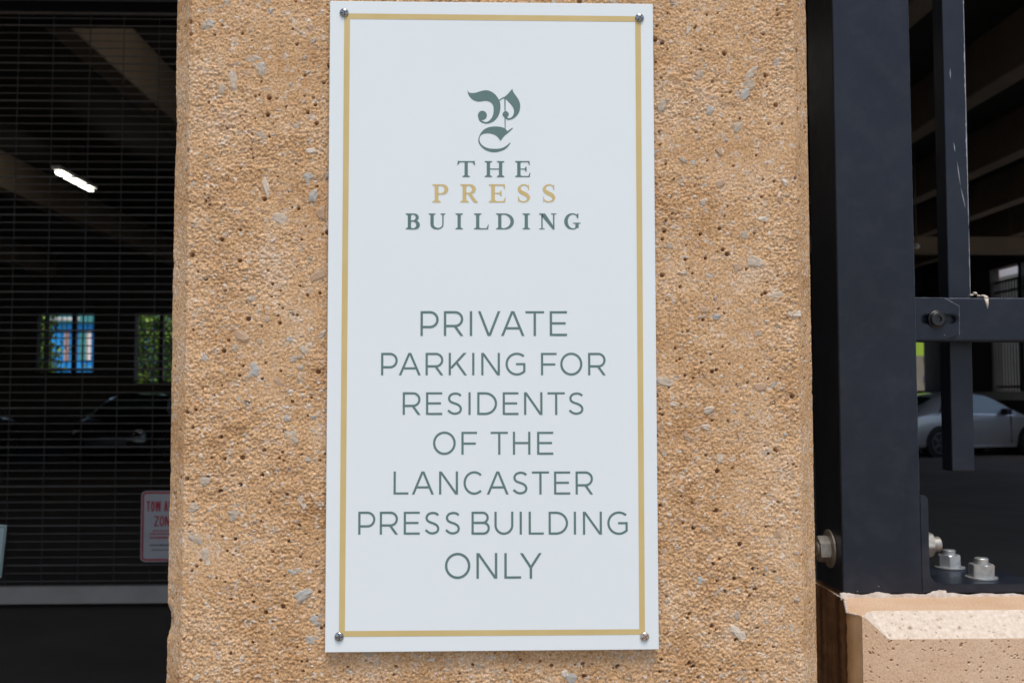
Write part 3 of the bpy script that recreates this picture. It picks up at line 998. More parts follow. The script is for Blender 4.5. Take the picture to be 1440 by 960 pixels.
# left angle leg behind the post side
def hexprof(n): return lambda t, k: 1.0
def nut(base, axis, R_c, H, thr_r, thr_l, washer_r, m, parent, name='anchor_bolt', phase=0.3):
    axis = Vector(axis).normalized(); base = Vector(base)
    bm = bmesh.new()
    lathe(bm, base, axis, [(0, washer_r*.98), (.0004, washer_r), (.0024, washer_r), (.0029, washer_r*.96), (.0029, 0)], 36)
    w = bm_mesh('washer', bm, False)
    bm = bmesh.new()
    b2 = base+axis*.003
    # hexagon with chamfered corners
    def hx(t, k):
        a = (t-phase) % (math.pi/3)-math.pi/6
        hexr = math.cos(math.pi/6)/math.cos(a)
        return hexr if k in (1, 2) else min(hexr, (.905 if k in (0, 3) else 1))
    lathe(bm, b2, axis, [(0, R_c), (.0012, R_c), (H-.0014, R_c), (H, R_c), (H+.0004, thr_r*1.05)], 48, 0, hx)
    me = bm_mesh('nut', bm, False)
    bm = bmesh.new()
    pr = []
    k = 0; sgm = H-.001
    while sgm < H+thr_l-.0015:
        pr += [(sgm, thr_r*.90), (sgm+.001, thr_r)]; sgm += .0021
    pr += [(H+thr_l-.0008, thr_r*.9), (H+thr_l, thr_r*.82), (H+thr_l, 0)]
    lathe(bm, b2, axis, pr, 28)
    th = bm_mesh('threaded_rod', bm, True)
    bo = own(put(name, th, m), parent)
    for nm, mm in (('washer', w), ('nut', me)):
        c = put(nm, mm, m); c.parent = bo
    return bo
zpl = zb+ath+.0002
nut(at(1380, 812.6, z=zpl), (0.02, 0, 1), .0172, .0172, .0098, .0085, .0215, M['galv'], post, phase=.55)
nut(at(1335.5, 798.6, z=zpl), (-.02, .03, 1), .0172, .0172, .0098, .0075, .0215, M['galv'], post, phase=.2)
byy = QY+.042
bz = at(1318, 765, y=byy).z
nut((ax1+.0002, byy, bz), (1, .0, .0), .0185, .016, .0110, .0125, .0225, M['galv_dirty'], post, 'through_bolt', .35)
zl = at(1162, 770, y=byy+.012).z
nut((qx0-.0002, byy+.006, zl), (-1, 0, -.02), .0185, .015, .0105, .002, .0265, M['galv_dirty'], post, 'through_bolt', .25)

# caulk and mortar squeezed out under the post and the angle
def bead(name, xa, xb, y, z, r, seed, m, parent, lab=None):
    rr = random.Random(seed)
    n = max(8, int((xb-xa)/.003))
    vs, fs = [], []
    for i in range(n+1):
        x = xa+(xb-xa)*i/n
        k = .55+.35*math.sin(i*.16+seed)*math.sin(i*.07+2)+.2*math.sin(i*.45)+rr.uniform(-.06, .08)
        k = max(.25, k)
        for a in (200, 160, 120, 80, 40, 0):
            vs.append((x+rr.uniform(-.0006, .0006), y-.002-r*k*math.sin(R(a*.5))*1.2*(1 if a < 190 else 1.3)+rr.uniform(-.0005, .0005), z+r*k*1.25*math.cos(R(a*.9-20)) if a > 0 else z+r*k*1.35))
    for i in range(n):
        for j in range(5):
            a = i*6+j
            fs.append((a, a+1, a+7, a+6))
    o = own(put(name, mesh(name, vs, fs, True), m), parent)
    return o
bead('sealant', qx0-.004, ax1+.02, QY+.003, PTOP+.0015, .0058, 3, M['caulk'], ped)
# crumbled mortar edge along the slanting corner of the footing
def crumble(pts_, r, seed):
    rr_ = random.Random(seed)
    bm_ = bmesh.new()
    for a_, b_ in zip(pts_[:-1], pts_[1:]):
        a_, b_ = Vector(a_), Vector(b_)
        n_ = max(3, int((b_-a_).length/.0022))
        for i in range(n_):
            q_ = a_+(b_-a_)*((i+rr_.random())/n_)
            k_ = r*rr_.uniform(.35, 1.1)
            t_ = bmesh.new()
            bmesh.ops.create_icosphere(t_, subdivisions=1, radius=1)
            for v_ in t_.verts:
                j_ = rr_.uniform(.7, 1.3)
                v_.co = q_+Vector((v_.co.x*k_*1.3*j_, v_.co.y*k_*1.3*j_, v_.co.z*k_*.8*j_))
            me_ = bpy.data.meshes.new('t'); t_.to_mesh(me_); t_.free(); bm_.from_mesh(me_); bpy.data.meshes.remove(me_)
    return own(put('mortar_edge', bm_mesh('mortar_edge', bm_, True), M['caulk']), ped)
crumble([(SX, QY+.03, PTOP), (SX, QY-.012, PTOP), (PX-.011, PY+.022, PTOP-.0005), (PX+.0005, PY+.002, PTOP-.001), (bx, PY+.001, PTOP-PC)], .0017, 4)
bead('sealant', ax1+.02, ax0+aw, QY+.005, PTOP+.0005, .0034, 8, M['caulk'], ped)

# ------------------------------------------------------------------ gate leaf: rail, hanging bar, slotted latch plate
RY = .468
gate = empty('gate_leaf', (qx1+.02, RY, at(1320, 663, y=RY).z), 'navy steel gate leaf with one square bar and a level rail beside the post', 'gate')
rz1 = at(1400, 418.5, y=RY).z; rz0 = at(1400, 479.5, y=RY).z
own(box('rail', qx1+.0003, qx1+.75, RY, RY+.040, rz0, rz1, M['navy'], None, .0030, 4), gate)
BY = .512
bt = at(1336.5, -150, y=BY); bb = at(1355.2, 662.5, y=BY)
bw = (at(1370.5, 600, y=BY).x-at(1338.5, 600, y=BY).x)
bm = bmesh.new()
add_box(bm, -bw/2, bw/2, 0, bw, 0, 2.4, .0020, 4)
br = put('bar', bm_mesh('bar', bm), M['navy'], gate)
lean = math.atan2(bt.x-bb.x, bt.z-bb.z)
br.matrix_parent_inverse = gate.matrix_basis.inverted()
br.location = (bb.x, BY, bb.z); br.rotation_euler = (0, lean, 0)
# worn bare edge of the bar: ragged slivers of scraped metal
def sliver(name, x0, z0, z1, wmax, seed, m, parent, y, n=60):
    rr = random.Random(seed)
    vs, fs = [], []
    for i in range(n+1):
        f = i/n
        z = z0+(z1-z0)*f
        wd = wmax*(math.sin(math.pi*f)**.5)*(0.25+.75*rr.random()*abs(math.sin(f*11+seed)))+.0002
        vs += [(x0-wd, y, z), (x0, y-.0001, z)]
    for i in range(n):
        a = i*2
        fs.append((a, a+1, a+3, a+2))
    o = put(name, mesh(name, vs, fs), m, br)
    return o
ez = lambda py: (at(1350, py, y=BY).z-bb.z)
s1 = sliver('wear_highlight_edge', bw/2-.0008, ez(318), ez(-20), .0017, 4, M['worn'], br, -.0003, 110)
s2 = sliver('wear_highlight_edge', bw/2-.0008, ez(415), ez(322), .0009, 9, M['worn'], br, -.0003, 40)
for (ax_, ay_), (bx_, by_) in (((1345.5, 225), (1350.5, 262)), ((1350.5, 262), (1358, 294)), ((1341, 200), (1343, 214)), ((1336, 96), (1336.4, 112))):
    a = at(ax_, ay_, y=BY); b = at(bx_, by_, y=BY)
    bm = bmesh.new()
    y = BY-.0003
    mid = (a+b)/2
    d = Vector((b.z-a.z, 0, -(b.x-a.x))).normalized()*.0005
    vs = [bm.verts.new((p.x, y, p.z)) for p in (a, mid+d, b, mid-d)]
    bm.faces.new(vs)
    bmesh.ops.recalc_face_normals(bm, faces=bm.faces[:])
    so = put('scratch', bm_mesh('scratch', bm), M['worn'])
    so.parent = br
    so.matrix_parent_inverse = (Matrix.Translation(br.location) @ Matrix.Rotation(lean, 4, 'Y')).inverted()

M['edge_highlight'] = varied('painted_edge_highlight', (.10, .12, .16), (.22, .24, .28), 120, .4)  # lighter navy standing in for sky highlights on the steel edges
def highlight_line(name, p0, p1, wd, seed, parent, out):
    """ragged pale thread painted as the highlight of an arris from p0 to p1"""
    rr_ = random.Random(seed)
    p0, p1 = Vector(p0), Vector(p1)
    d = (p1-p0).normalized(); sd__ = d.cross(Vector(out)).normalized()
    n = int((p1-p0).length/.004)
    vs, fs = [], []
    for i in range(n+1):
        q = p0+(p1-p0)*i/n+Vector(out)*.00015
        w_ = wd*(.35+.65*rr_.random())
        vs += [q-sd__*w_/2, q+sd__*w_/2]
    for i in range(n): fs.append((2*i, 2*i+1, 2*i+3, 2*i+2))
    return own(put(name, mesh(name, vs, fs), M['edge_highlight']), parent)
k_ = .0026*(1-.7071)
highlight_line('wear_highlight_edge', (qx1-k_, QY+k_, at(1290, 690, y=QY).z), (qx1-k_, QY+k_, at(1290, -60, y=QY).z), .0007, 5, post, (.707, -.707, 0))
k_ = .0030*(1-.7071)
highlight_line('wear_highlight_edge', (qx1+.05, RY+k_, rz1-k_), (qx1+.5, RY+k_, rz1-k_), .0009, 6, gate, (0, -.707, .707))

# slotted plate
LY = RY-.0085
def lp(px, py):
    q = at(px, py, y=LY); return (q.x, q.z)
outer = [(qx1+.0002, lp(1300, 418)[1]), lp(1328, 418.3), lp(1349.5, 430), lp(1349.5, 470.5), lp(1331, 478.5), (qx1+.0002, lp(1300, 478.8)[1])]
sc0, sc1 = lp(1302, 448.8), lp(1339.5, 448.8)
sr = .0063
slot = arc(sc1[0], sc1[1], sr, sr, 90, -90, 12)+arc(sc0[0], sc0[1], sr, sr, 270, 90, 12)
# plate with a hole: bridge the outer outline to the slot
bm = bmesh.new()
def loop(pts, y): return [bm.verts.new((x, y, z)) for x, z in pts]
of, ob, sf, sb_ = loop(outer, LY), loop(outer, RY-.0004), loop(slot, LY), loop(slot, RY-.0004)
for P0, P1 in ((of, ob), (sf, sb_)):
    for i in range(len(P0)):
        j = (i+1) % len(P0)
        bm.faces.new((P0[i], P0[j], P1[j], P1[i]))
for L0, L1 in ((of, sf), (ob, sb_)):
    edges = []
    for L in (L0, L1):
        for i in range(len(L)):
            e = bm.edges.get((L[i], L[(i+1) % len(L)]))
            edges.append(e)
    bmesh.ops.triangle_fill(bm, use_beauty=True, edges=edges)
# remove faces inside the slot
for f in list(bm.faces):
    c = f.calc_center_median()
    if abs(f.normal.y) > .5 and sc0[0]-sr*.3 < c.x < sc1[0]+sr*.3 and abs(c.z-sc0[1]) < sr*.85:
        if all(any((v.co-w.co).length < 1e-7 for w in sf+sb_) for v in f.verts): bm.faces.remove(f)
bmesh.ops.recalc_face_normals(bm, faces=bm.faces[:])
fe_ = [e for e in bm.edges if len(e.link_faces) == 2 and all(abs(v.co.y-LY) < 1e-6 for v in e.verts) and e.calc_face_angle(0) > 1]
bmesh.ops.bevel(bm, geom=fe_, offset=.0018, segments=4, affect='EDGES')
own(put('slotted_plate', bm_mesh('slotted_plate', bm), M['navy']), gate)
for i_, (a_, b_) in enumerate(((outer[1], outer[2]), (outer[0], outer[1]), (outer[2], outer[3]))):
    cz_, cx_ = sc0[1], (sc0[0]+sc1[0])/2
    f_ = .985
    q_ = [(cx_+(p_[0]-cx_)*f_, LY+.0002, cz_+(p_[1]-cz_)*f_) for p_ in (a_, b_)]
    highlight_line('wear_highlight_edge', q_[0], q_[1], .0007 if i_ else .0010, 20+i_, gate, (0, -1, 0))  # edge highlights of the plate, painted as pale lines
bcx, bcz = lp(1317.3, 449.0)
bm = bmesh.new()
lathe(bm, (bcx, LY-.0002, bcz), (0, -1, 0), [(0, .0126), (.0012, .0128), (.0018, .0122), (.0024, .0112), (.0050, .0096), (.0056, .0088), (.0056, .0050), (.0030, .0046), (.0030, 0)], 32)
bo = own(put('slot_bolt', bm_mesh('slot_bolt', bm), M['black_bolt']), gate)
bo['label'] = 'black socket-head bolt in the slot'

# dried bird dropping on the rail
M['dropping'] = varied('dried_dropping', (.60, .50, .40), (.80, .74, .66), 260, .8, .4, .001, 500)
dr = empty('bird_dropping', tuple(at(1372, 417, y=RY+.008)), 'dried cream bird dropping on top of the navy rail', 'dropping')
rr = random.Random(12)
for px, py, sx_, sz_, yy in ((1366, 415, .0030, .0016, .014), (1371, 412.5, .0034, .0020, .012), (1376, 416, .0026, .0016, .009), (1382, 416, .0034, .0017, .006), (1386.5, 418, .0028, .0022, .001)):
    c = at(px, py, y=RY+yy)
    bm = bmesh.new()
    bmesh.ops.create_icosphere(bm, subdivisions=2, radius=1)
    for v_ in bm.verts:
        k = 1+rr.uniform(-.25, .25)
        v_.co = Vector((c.x+v_.co.x*sx_*k, c.y+v_.co.y*.003*k, max(c.z+v_.co.z*sz_*k, rz1-.001)))
    own(put('clump', bm_mesh('clump', bm, True), M['dropping']), dr)
a = [at(1384, 419, y=RY), at(1389.5, 419, y=RY), at(1390, 428, y=RY), at(1388.6, 434.5, y=RY), at(1386.5, 428, y=RY)]
bm = bmesh.new()
vs = [bm.verts.new((p.x, RY-.0006, p.z)) for p in a]
cc = bm.verts.new((sum(p.x for p in a)/5, RY-.0022, sum(p.z for p in a)/5))
bk = [bm.verts.new((p.x, RY+.0004, p.z)) for p in a]
for i in range(5):
    bm.faces.new((vs[i], vs[(i+1) % 5], cc)); bm.faces.new((vs[(i+1) % 5], vs[i], bk[i], bk[(i+1) % 5]))
bmesh.ops.recalc_face_normals(bm, faces=bm.faces[:])
own(put('drip', bm_mesh('drip', bm, True), M['dropping']), dr)

# ------------------------------------------------------------------ garage shell
GY1 = 29.0                                          # back wall
GXL, GXR = -16.0, 13.0
gar = empty('parking_garage', (0, GY1/2, FLOOR), 'dark concrete parking garage with beamed ceiling behind the column', 'garage')
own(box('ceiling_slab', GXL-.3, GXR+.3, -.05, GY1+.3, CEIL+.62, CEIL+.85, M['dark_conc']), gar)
for k in (-1.109, -2.28, -3.5, .55, 1.09, 1.63, 2.19, 2.72, 3.3):
    x = CX+3.5*k
    sgn = 1 if k > 0 else -1
    # the edge seen from the camera is the one nearer to x=0
    x0, x1 = (x-.28, x) if k < 0 else (x, x+.28)
    own(box('beam', x0, x1, .7, GY1, CEIL, CEIL+.6195, M['concrete'], None, .015, 1), gar)
own(box('front_beam', GXL-.3, GXR+.3, -.05, .62, CEIL+.003, CEIL+.6185, M['concrete']), gar)
own(box('facade', GXL-.3, GXR+.3, -.04, .25, CEIL+.851, CEIL+4, M['pedestal']), gar)
cy_ = at(1400, 333, z=CEIL-.003).y
own(box('cross_beam', 4.0, GXR, cy_, cy_+.4, CEIL-.35, CEIL-.003, M['concrete']), gar)
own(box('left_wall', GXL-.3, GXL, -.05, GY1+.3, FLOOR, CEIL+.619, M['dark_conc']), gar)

# back wall pierced by openings (boxes between them)
def by(px, py): return at(px, py, y=GY1)
wins = []
for x0, y0, x1, y1 in ((52, 440.5, 130.5, 523), (190, 440, 262, 538), (1262, 452, 1313.5, 549)):
    a, b = by(x0, y0), by(x1, y1)
    wins.append((a.x, b.x, b.z, a.z))
xe = GXL
for (x0, x1, z0, z1) in wins:
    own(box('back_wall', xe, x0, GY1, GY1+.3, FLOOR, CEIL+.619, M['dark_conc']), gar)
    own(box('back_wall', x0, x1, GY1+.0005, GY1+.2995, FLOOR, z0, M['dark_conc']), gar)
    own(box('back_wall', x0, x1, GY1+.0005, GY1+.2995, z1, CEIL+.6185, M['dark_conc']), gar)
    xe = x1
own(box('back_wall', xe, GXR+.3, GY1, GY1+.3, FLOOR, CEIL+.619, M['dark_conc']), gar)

# right side: half wall, pillars, lintel
HW = at(1420, 556, x=GXR).z
for ya, yb in ((-.05, GY1),):
    own(box('half_wall', GXR, GXR+.25, ya, yb, FLOOR, HW-.11, M['dark_conc']), gar)
own(box('wall_ledge', GXR-.04, GXR+.29, 22, GY1-.001, HW-.109, HW+.10, M['plain_white']), gar)
LT = at(1432, 370, x=GXR).z
own(box('side_lintel', GXR, GXR+.25, -.05, GY1, LT, CEIL+.618, M['dark_conc']), gar)
for px0, px1 in ((1433, 1437.5),):
    ya, yb = at(px1, 400, x=GXR).y, at(px0, 400, x=GXR).y
    own(box('pillar', GXR-.02, GXR+.24, ya, yb, HW+.101, LT-.001, M['black_metal']), gar)
for y, z in ((20.2, HW-.1095), (13.5, HW-.1095), (7.4, HW-.1095), (.2, HW-.1095)):
    own(box('pillar', GXR+.002, GXR+.248, y, y+.5, z, LT-.001, M['dark_conc']), gar)
yb = at(1392, 400, x=GXR).y
own(box('pillar', GXR+.003, GXR+.247, yb, GY1-.002, HW+.1005, LT-.001, M['dark_conc']), gar)

# pipe dropping from the ceiling on the right
pp = at(1424, 328, y=cy_-.12)
bm = bmesh.new()
cyl(bm, (pp.x, cy_-.12, pp.z), (pp.x, cy_-.12, CEIL+.6), .05, n=14)
po = put('pipe', bm_mesh('pipe', bm, True), M['plain_white'])
tag(po, 'pale vertical pipe dropping from the garage ceiling above the silver car', 'pipe')

# wall pier between the grille and the car entry
own(box('jamb_wall', -.42, 1.25, 5.75, 6.05, FLOOR, CEIL-.002, M['dark_conc']), gar)

# ------------------------------------------------------------------ rolling grille on the left
GRY = 5.78
gr = empty('rolling_grille', (-3.8, GRY, FLOOR), 'dark steel rolling grille closing the left garage opening', 'grille')
gx0, gx1 = -7.2, -.44
zt = at(120, 19, y=GRY).z
zbar1 = at(120, 823, y=GRY).z; zbar0 = at(120, 847.5, y=GRY).z
own(box('bottom_bar', gx0, gx1, GRY-.03, GRY+.03, zbar0, zbar1, M['bar_grey'], None, .006, 2), gr)
own(box('header_hood', gx0-.1, gx1+.01, GRY-.2, GRY+.3, at(120, 2, y=GRY-.2).z, CEIL-.004, M['black_metal'], None, .01, 2), gr)
for x in (gx0-.06, gx1-.03):
    own(box('guide_rail', x, x+.06, GRY-.06, GRY+.06, zbar0-.0, zt+.2, M['grille'], None, .004, 1), gr)
def rod_me(r, name):
    bm = bmesh.new(); cyl(bm, (gx0, 0, 0), (gx1-.03, 0, 0), r, n=8)
    return bm_mesh(name, bm, True)
rthin, rthick = rod_me(.0036, 'rod'), rod_me(.0058, 'rod')
z = zbar1+.03; k = 0
pitch = .0502
while z < zt:
    o = put('rod', rthick if k % 5 == 2 else rthin, M['grille'], gr)
    o.matrix_parent_inverse = gr.matrix_basis.inverted()
    o.location = (0, GRY+random.uniform(-.004, .004), z)
    z += pitch; k += 1
o = own(box('top_bar', gx0, gx1-.03, GRY-.012, GRY+.012, zt-.012, zt+.014, M['grille']), gr)
bm = bmesh.new()
nseg = 12
H_ = zt-zbar1
for i in range(nseg):
    add_box(bm, -.0015, .0015, -.005, .005, H_*i/nseg, H_*(i+.98)/nseg)
lk = bm_mesh('link_strip', bm)
x = gx1-.14
x = at(10, 700, y=GRY).x
while x - .2286 > gx0: x -= .2286
while x < gx1-.05:
    o = put('link_strip', lk, M['link'], gr)
    o.matrix_parent_inverse = gr.matrix_basis.inverted()
    o.location = (x, GRY, zbar1); o.rotation_euler = (0, random.uniform(-.004, .004), 0)
    x += .2286

# tow-away sign on the grille
TY = GRY-.045
ta, tb = at(199, 690, y=TY), at(199, 789.5, y=TY)
th_ = ta.z-tb.z; tw = th_*2/3
tow = empty('tow_away_sign', (ta.x+tw/2, TY, tb.z), 'white tow away sign with red border hung on the grille', 'sign')
def rrect(bm, x0, x1, z0, z1, r, y0, y1):
    sec = []
    for cx, cz, a0 in ((x1-r, z1-r, 0), (x0+r, z1-r, 90), (x0+r, z0+r, 180), (x1-r, z0+r, 270)):
        sec += [(cx+r*math.cos(R(a0+a)), cz+r*math.sin(R(a0+a))) for a in (0, 22, 45, 68, 90)]
    A = [bm.verts.new((x, y0, z)) for x, z in sec]; B = [bm.verts.new((x, y1, z)) for x, z in sec]
    n = len(sec)
    for i in range(n): bm.faces.new((A[i], A[(i+1) % n], B[(i+1) % n], B[i]))
    bm.faces.new(A); bm.faces.new(B[::-1])
    bmesh.ops.recalc_face_normals(bm, faces=bm.faces[:])
bm = bmesh.new(); rrect(bm, ta.x, ta.x+tw, tb.z, ta.z, .03, TY, TY+.003)
own(put('panel', bm_mesh('panel', bm), M['tow_white']), tow)
# red border: ring
def rr_pts(x0, x1, z0, z1, r):
    sec = []
    for cx, cz, a0 in ((x1-r, z1-r, 0), (x0+r, z1-r, 90), (x0+r, z0+r, 180), (x1-r, z0+r, 270)):
        sec += [(cx+r*math.cos(R(a0+a)), cz+r*math.sin(R(a0+a))) for a in (0, 22, 45, 68, 90)]
    return sec
e0, e1 = .006, .018
Pa = rr_pts(ta.x+e0, ta.x+tw-e0, tb.z+e0, ta.z-e0, .026); Pb = rr_pts(ta.x+e1, ta.x+tw-e1, tb.z+e1, ta.z-e1, .016)
vs = [(x, TY-.0008, z) for x, z in Pa+Pb]; n = len(Pa)
own(put('red_border', mesh('red_border', vs, [(i, (i+1) % n, n+(i+1) % n, n+i) for i in range(n)]), M['tow_red']), tow)
I = Ink(TY-.001, FRONT)
I2 = Ink(TY-.001, FRONT)
fx = lambda f: ta.x+tw*f
fz = lambda f: ta.z-th_*f
def words(I, word, xa, xb, f0, f1, t, gap=.14, sp_=.5):
    wd = {'I': .35, 'W': 1.5, ' ': sp_}
    tot = sum(wd.get(c, 1)+gap for c in word)-gap
    k = (xb-xa)/tot; x = xa
    for c in word:
        w = wd.get(c, 1)*k
        if c != ' ':
            I.k = 0; sans(I, c, x, x+w, fz(f1), fz(f0), t)
        x += w+gap*k
words(I, 'TOW AWAY', fx(.11), fx(.89), .145, .29, .0088)
words(I, 'ZONE', fx(.28), fx(.72), .355, .50, .0088)
# fine print too small to read: broken rows
rr = random.Random(2)
for f, m_, hgt in ((.555, I, .018), (.595, I, .022), (.645, I, .028), (.755, I2, .022), (.825, I2, .016)):
    x = fx(.18+rr.uniform(0, .08)); xe_ = fx(.82)
    while x < xe_:
        w = rr.uniform(.006, .012)
        m_.k = 0; m_.rect(x, fz(f+hgt), x+w, fz(f)); x += w+rr.uniform(.002, .004)
I.obj('red_print', M['tow_red'], tow); I2.obj('black_print', M['tow_black'], tow)

# tilted notice at the far left of the grille
ny = GRY-.05
na, nb = at(9.5, 738, y=ny), at(1.5, 812, y=ny)
nt_ = empty('notice_board', tuple(nb), 'pale tilted notice with thin green frame hung on the grille', 'notice')
L = (na-nb).length; tilt = math.atan2(na.x-nb.x, na.z-nb.z)
bm = bmesh.new(); add_box(bm, -.26, 0, 0, .004, 0, L, .0008, 1)
bm2 = bmesh.new()
for x0, x1, z0, z1 in ((-.012, -.006, .012, L-.012), (-.254, -.248, .012, L-.012), (-.2479, -.0121, .012, .018), (-.2479, -.0121, L-.018, L-.012)):
    add_box(bm2, x0, x1, -.0009, -.0001, z0, z1)
for nm, b_, m_ in (('panel', bm, M['pale_green']), ('green_frame', bm2, M['notice_green'])):
    o = put(nm, bm_mesh(nm, b_), m_, nt_); o.rotation_euler = (0, tilt, 0)

# ------------------------------------------------------------------ ceiling lamps
M['tube'] = mat('lit_tube', (.9, .9, .85), .5)
t_, b_ = nodes(M['tube'])
b_.inputs['Emission Color'].default_value = (1.0, .95, .84, 1)
b_.inputs['Emission Strength'].default_value = 7.0
def lamp(x, y0, y1, z, label):
    e = empty('ceiling_lamp', (x, (y0+y1)/2, z), label, 'lamp', 'strip lamps under the garage ceiling')
    own(box('housing', x-.07, x+.07, y0-.05, y1+.05, z+.075, z+.13, M['plain_white'], None, .01, 2), e)
    for q in (.3, .7):
        yy = y0+(y1-y0)*q
        bm = bmesh.new(); cyl(bm, (x, yy, z+.12), (x, yy, CEIL+.62), .008, n=8)
        own(put('hanger', bm_mesh('hanger', bm), M['grille']), e)
    bm = bmesh.new()
    lathe(bm, (x, y0, z+.03), (0, 1, 0), [(0, 0), (0, .018), (.02, .027), (y1-y0-.02, .027), (y1-y0, .018), (y1-y0, 0)], 16)
    own(put('lamp_tube', bm_mesh('lamp_tube', bm, True), M['tube']), e)
LZ = CZ+3.42
l0, l1 = at(76, 245, z=LZ), at(134, 272, z=LZ)
lamp((l0.x+l1.x)/2, l0.y, l0.y+1.45, LZ, 'lit strip lamp seen through the rolling grille')
lamp(CX-2.35, 9.2, 10.65, LZ, 'lit strip lamp hidden behind the column')

# round lamp on the right
q = at(1288.5, 346.5, y=16)
bl = empty('globe_lamp', tuple(q), 'small white globe lamp beside the navy post', 'lamp')
bm = bmesh.new(); lathe(bm, q+Vector((0, 0, -.05)), (0, 0, 1), [(0, 0), (.008, .03), (.03, .05), (.06, .052), (.085, .04), (.1, .025)], 16)
own(put('globe', bm_mesh('globe', bm, True), M['plain_white']), bl)
bm = bmesh.new(); cyl(bm, q+Vector((0, 0, .05)), (q.x, q.y, CEIL+.61), .012, n=8)
own(put('stem', bm_mesh('stem', bm), M['grille']), bl)

# ------------------------------------------------------------------ cars
def paint(name, col, rough=.28, metal=.5):
    m = mat(name, col, rough, metal, .5)
    nodes(m)[1].inputs['Coat Weight'].default_value = .6
    return m
M['silver'] = paint('silver_paint', (.48, .48, .485), .3, .35)
M['blackp'] = paint('black_paint', (.012, .012, .014), .2, .1)
M['redp'] = paint('dark_red_paint', (.05, .01, .01), .25, .2)
M['glass'] = mat('car_glass', (.03, .04, .045), .06, 0, 1.0)
M['pale_glass'] = mat('painted_reflection_glass', (.32, .40, .43), .06, 0, 1.0)  # bright sky reflection put into the base colour of the front glass
M['tyre'] = mat('tyre', (.012, .012, .012), .8)
M['rim'] = mat('alloy_rim', (.30, .30, .31), .3, .9)
M['tail'] = mat('tail_lamp', (.35, .01, .01), .25)
M['head'] = mat('head_lamp', (.6, .6, .6), .12, .2)
M['plate'] = mat('number_plate', (.7, .7, .68), .5)
M['highlight_metal'] = mat('highlight_metal', (.75, .75, .75), .2, .6)  # bright metal standing in for the highlight along the car's belt line
M['trim'] = mat('black_trim', (.012, .012, .012), .5)

#            x(from rear)  z_low  z_belt z_top  w_low  w_belt w_top
ST = [(0.00, .42, .70, .74, .58, .66, .60), (0.04, .30, .82, .90, .72, .76, .66), (0.14, .22, .88, .96, .80, .82, .68), (0.40, .19, .93, 1.02, .86, .87, .66),
      (0.62, .18, .95, 1.16, .88, .885, .60), (0.95, .18, .955, 1.32, .89, .895, .575), (1.40, .17, .95, 1.42, .89, .90, .575), (1.95, .17, .94, 1.445, .89, .90, .58),
      (2.45, .17, .93, 1.40, .89, .90, .575), (2.80, .17, .92, 1.26, .89, .895, .60), (3.10, .18, .91, 1.08, .885, .885, .66), (3.35, .18, .89, .955, .875, .87, .70),
      (3.75, .19, .83, .89, .85, .84, .68), (4.10, .21, .74, .80, .79, .78, .62), (4.28, .26, .64, .70, .70, .68, .55), (4.36, .36, .56, .60, .56, .55, .45)]
def car_body():
    rows = []
    for x, zl, zb_, zt_, wl, wb, wt in ST:
        half = [(0, zl), (wl*.6, zl), (wl*.95, zl+.03), (wl+.015, zl+.10), (wb+.02, zl+(zb_-zl)*.55), (wb, zb_-.05), (wb-.012, zb_), (wb+(wt-wb)*.55, zb_+(zt_-zb_)*.60), (wt, zt_-.05*(zt_-zb_)/.5), (wt*.6, zt_), (0, zt_+.008)]
        rows.append([(x, y, z) for y, z in half]+[(x, -y, z) for y, z in half[-2:0:-1]])
    n = len(rows[0])
    vs = [p for r_ in rows for p in r_]
    fs = []
    for i in range(len(rows)-1):
        for j in range(n):
            fs.append((i*n+j, i*n+(j+1) % n, (i+1)*n+(j+1) % n, (i+1)*n+j))
    fs.append(tuple(range(n))[::-1]); fs.append(tuple((len(rows)-1)*n+j for j in range(n)))
    return mesh('body', vs, fs, True)
def lerp_st(x):
    for a, b in zip(ST[:-1], ST[1:]):
        if a[0] <= x <= b[0]:
            f = (x-a[0])/(b[0]-a[0])
            return [p+(q_-p)*f for p, q_ in zip(a, b)]
    return ST[-1]
def side_pt(x, h, sy, off=.012):
    """a point on the glass house flank: h 0 at the belt, 1 at the roof edge"""
    _, zl, zb_, zt_, wl, wb, wt = lerp_st(x)
    if h < .6: y = wb-.012+(wb+(wt-wb)*.55-wb+.012)*h/.6
    else: y = wb+(wt-wb)*.55+(wt-wb-(wt-wb)*.55)*(h-.6)/.4
    return (x, sy*(y+off), zb_+(zt_-zb_)*h)
def car(label, group, px, loc, rz, pmat):
    e = empty('parked_car', loc, label, 'car', group, rz)
    def add(nm, me, m, par=None):
        return put(nm, me, m, par or e)
    add('body', CAR['body'].copy() if pmat else CAR['body'], None)
    e.children[0].data.materials.clear(); e.children[0].data.materials.append(pmat)
    for nm, me, m in CAR['parts']:
        add(nm, me, m)
    for (wx, wy) in ((.86, .80), (.86, -.80), (3.42, .80), (3.42, -.80)):
        w = add('wheel', CAR['tyre'], M['tyre']); w.location = (wx, wy, .325)
        w.scale = (1, 1 if wy > 0 else -1, 1)
        r_ = put('rim', CAR['rim'], M['rim'], w)
    return e
CAR = {'body': car_body(), 'parts': []}
def strip(xs_, h0, h1, sy, nm, m, off=.014):
    vs, fs = [], []
    for x in xs_:
        a = h0(x) if callable(h0) else h0; b = h1(x) if callable(h1) else h1
        for k in range(4): vs.append(side_pt(x, a+(b-a)*k/3, sy, off))
    for i in range(len(xs_)-1):
        for k in range(3):
            q_ = (i*4+k, i*4+k+1, (i+1)*4+k+1, (i+1)*4+k)
            fs.append(q_ if sy < 0 else q_[::-1])
    CAR['parts'].append((nm, mesh(nm, vs, fs, True), m))
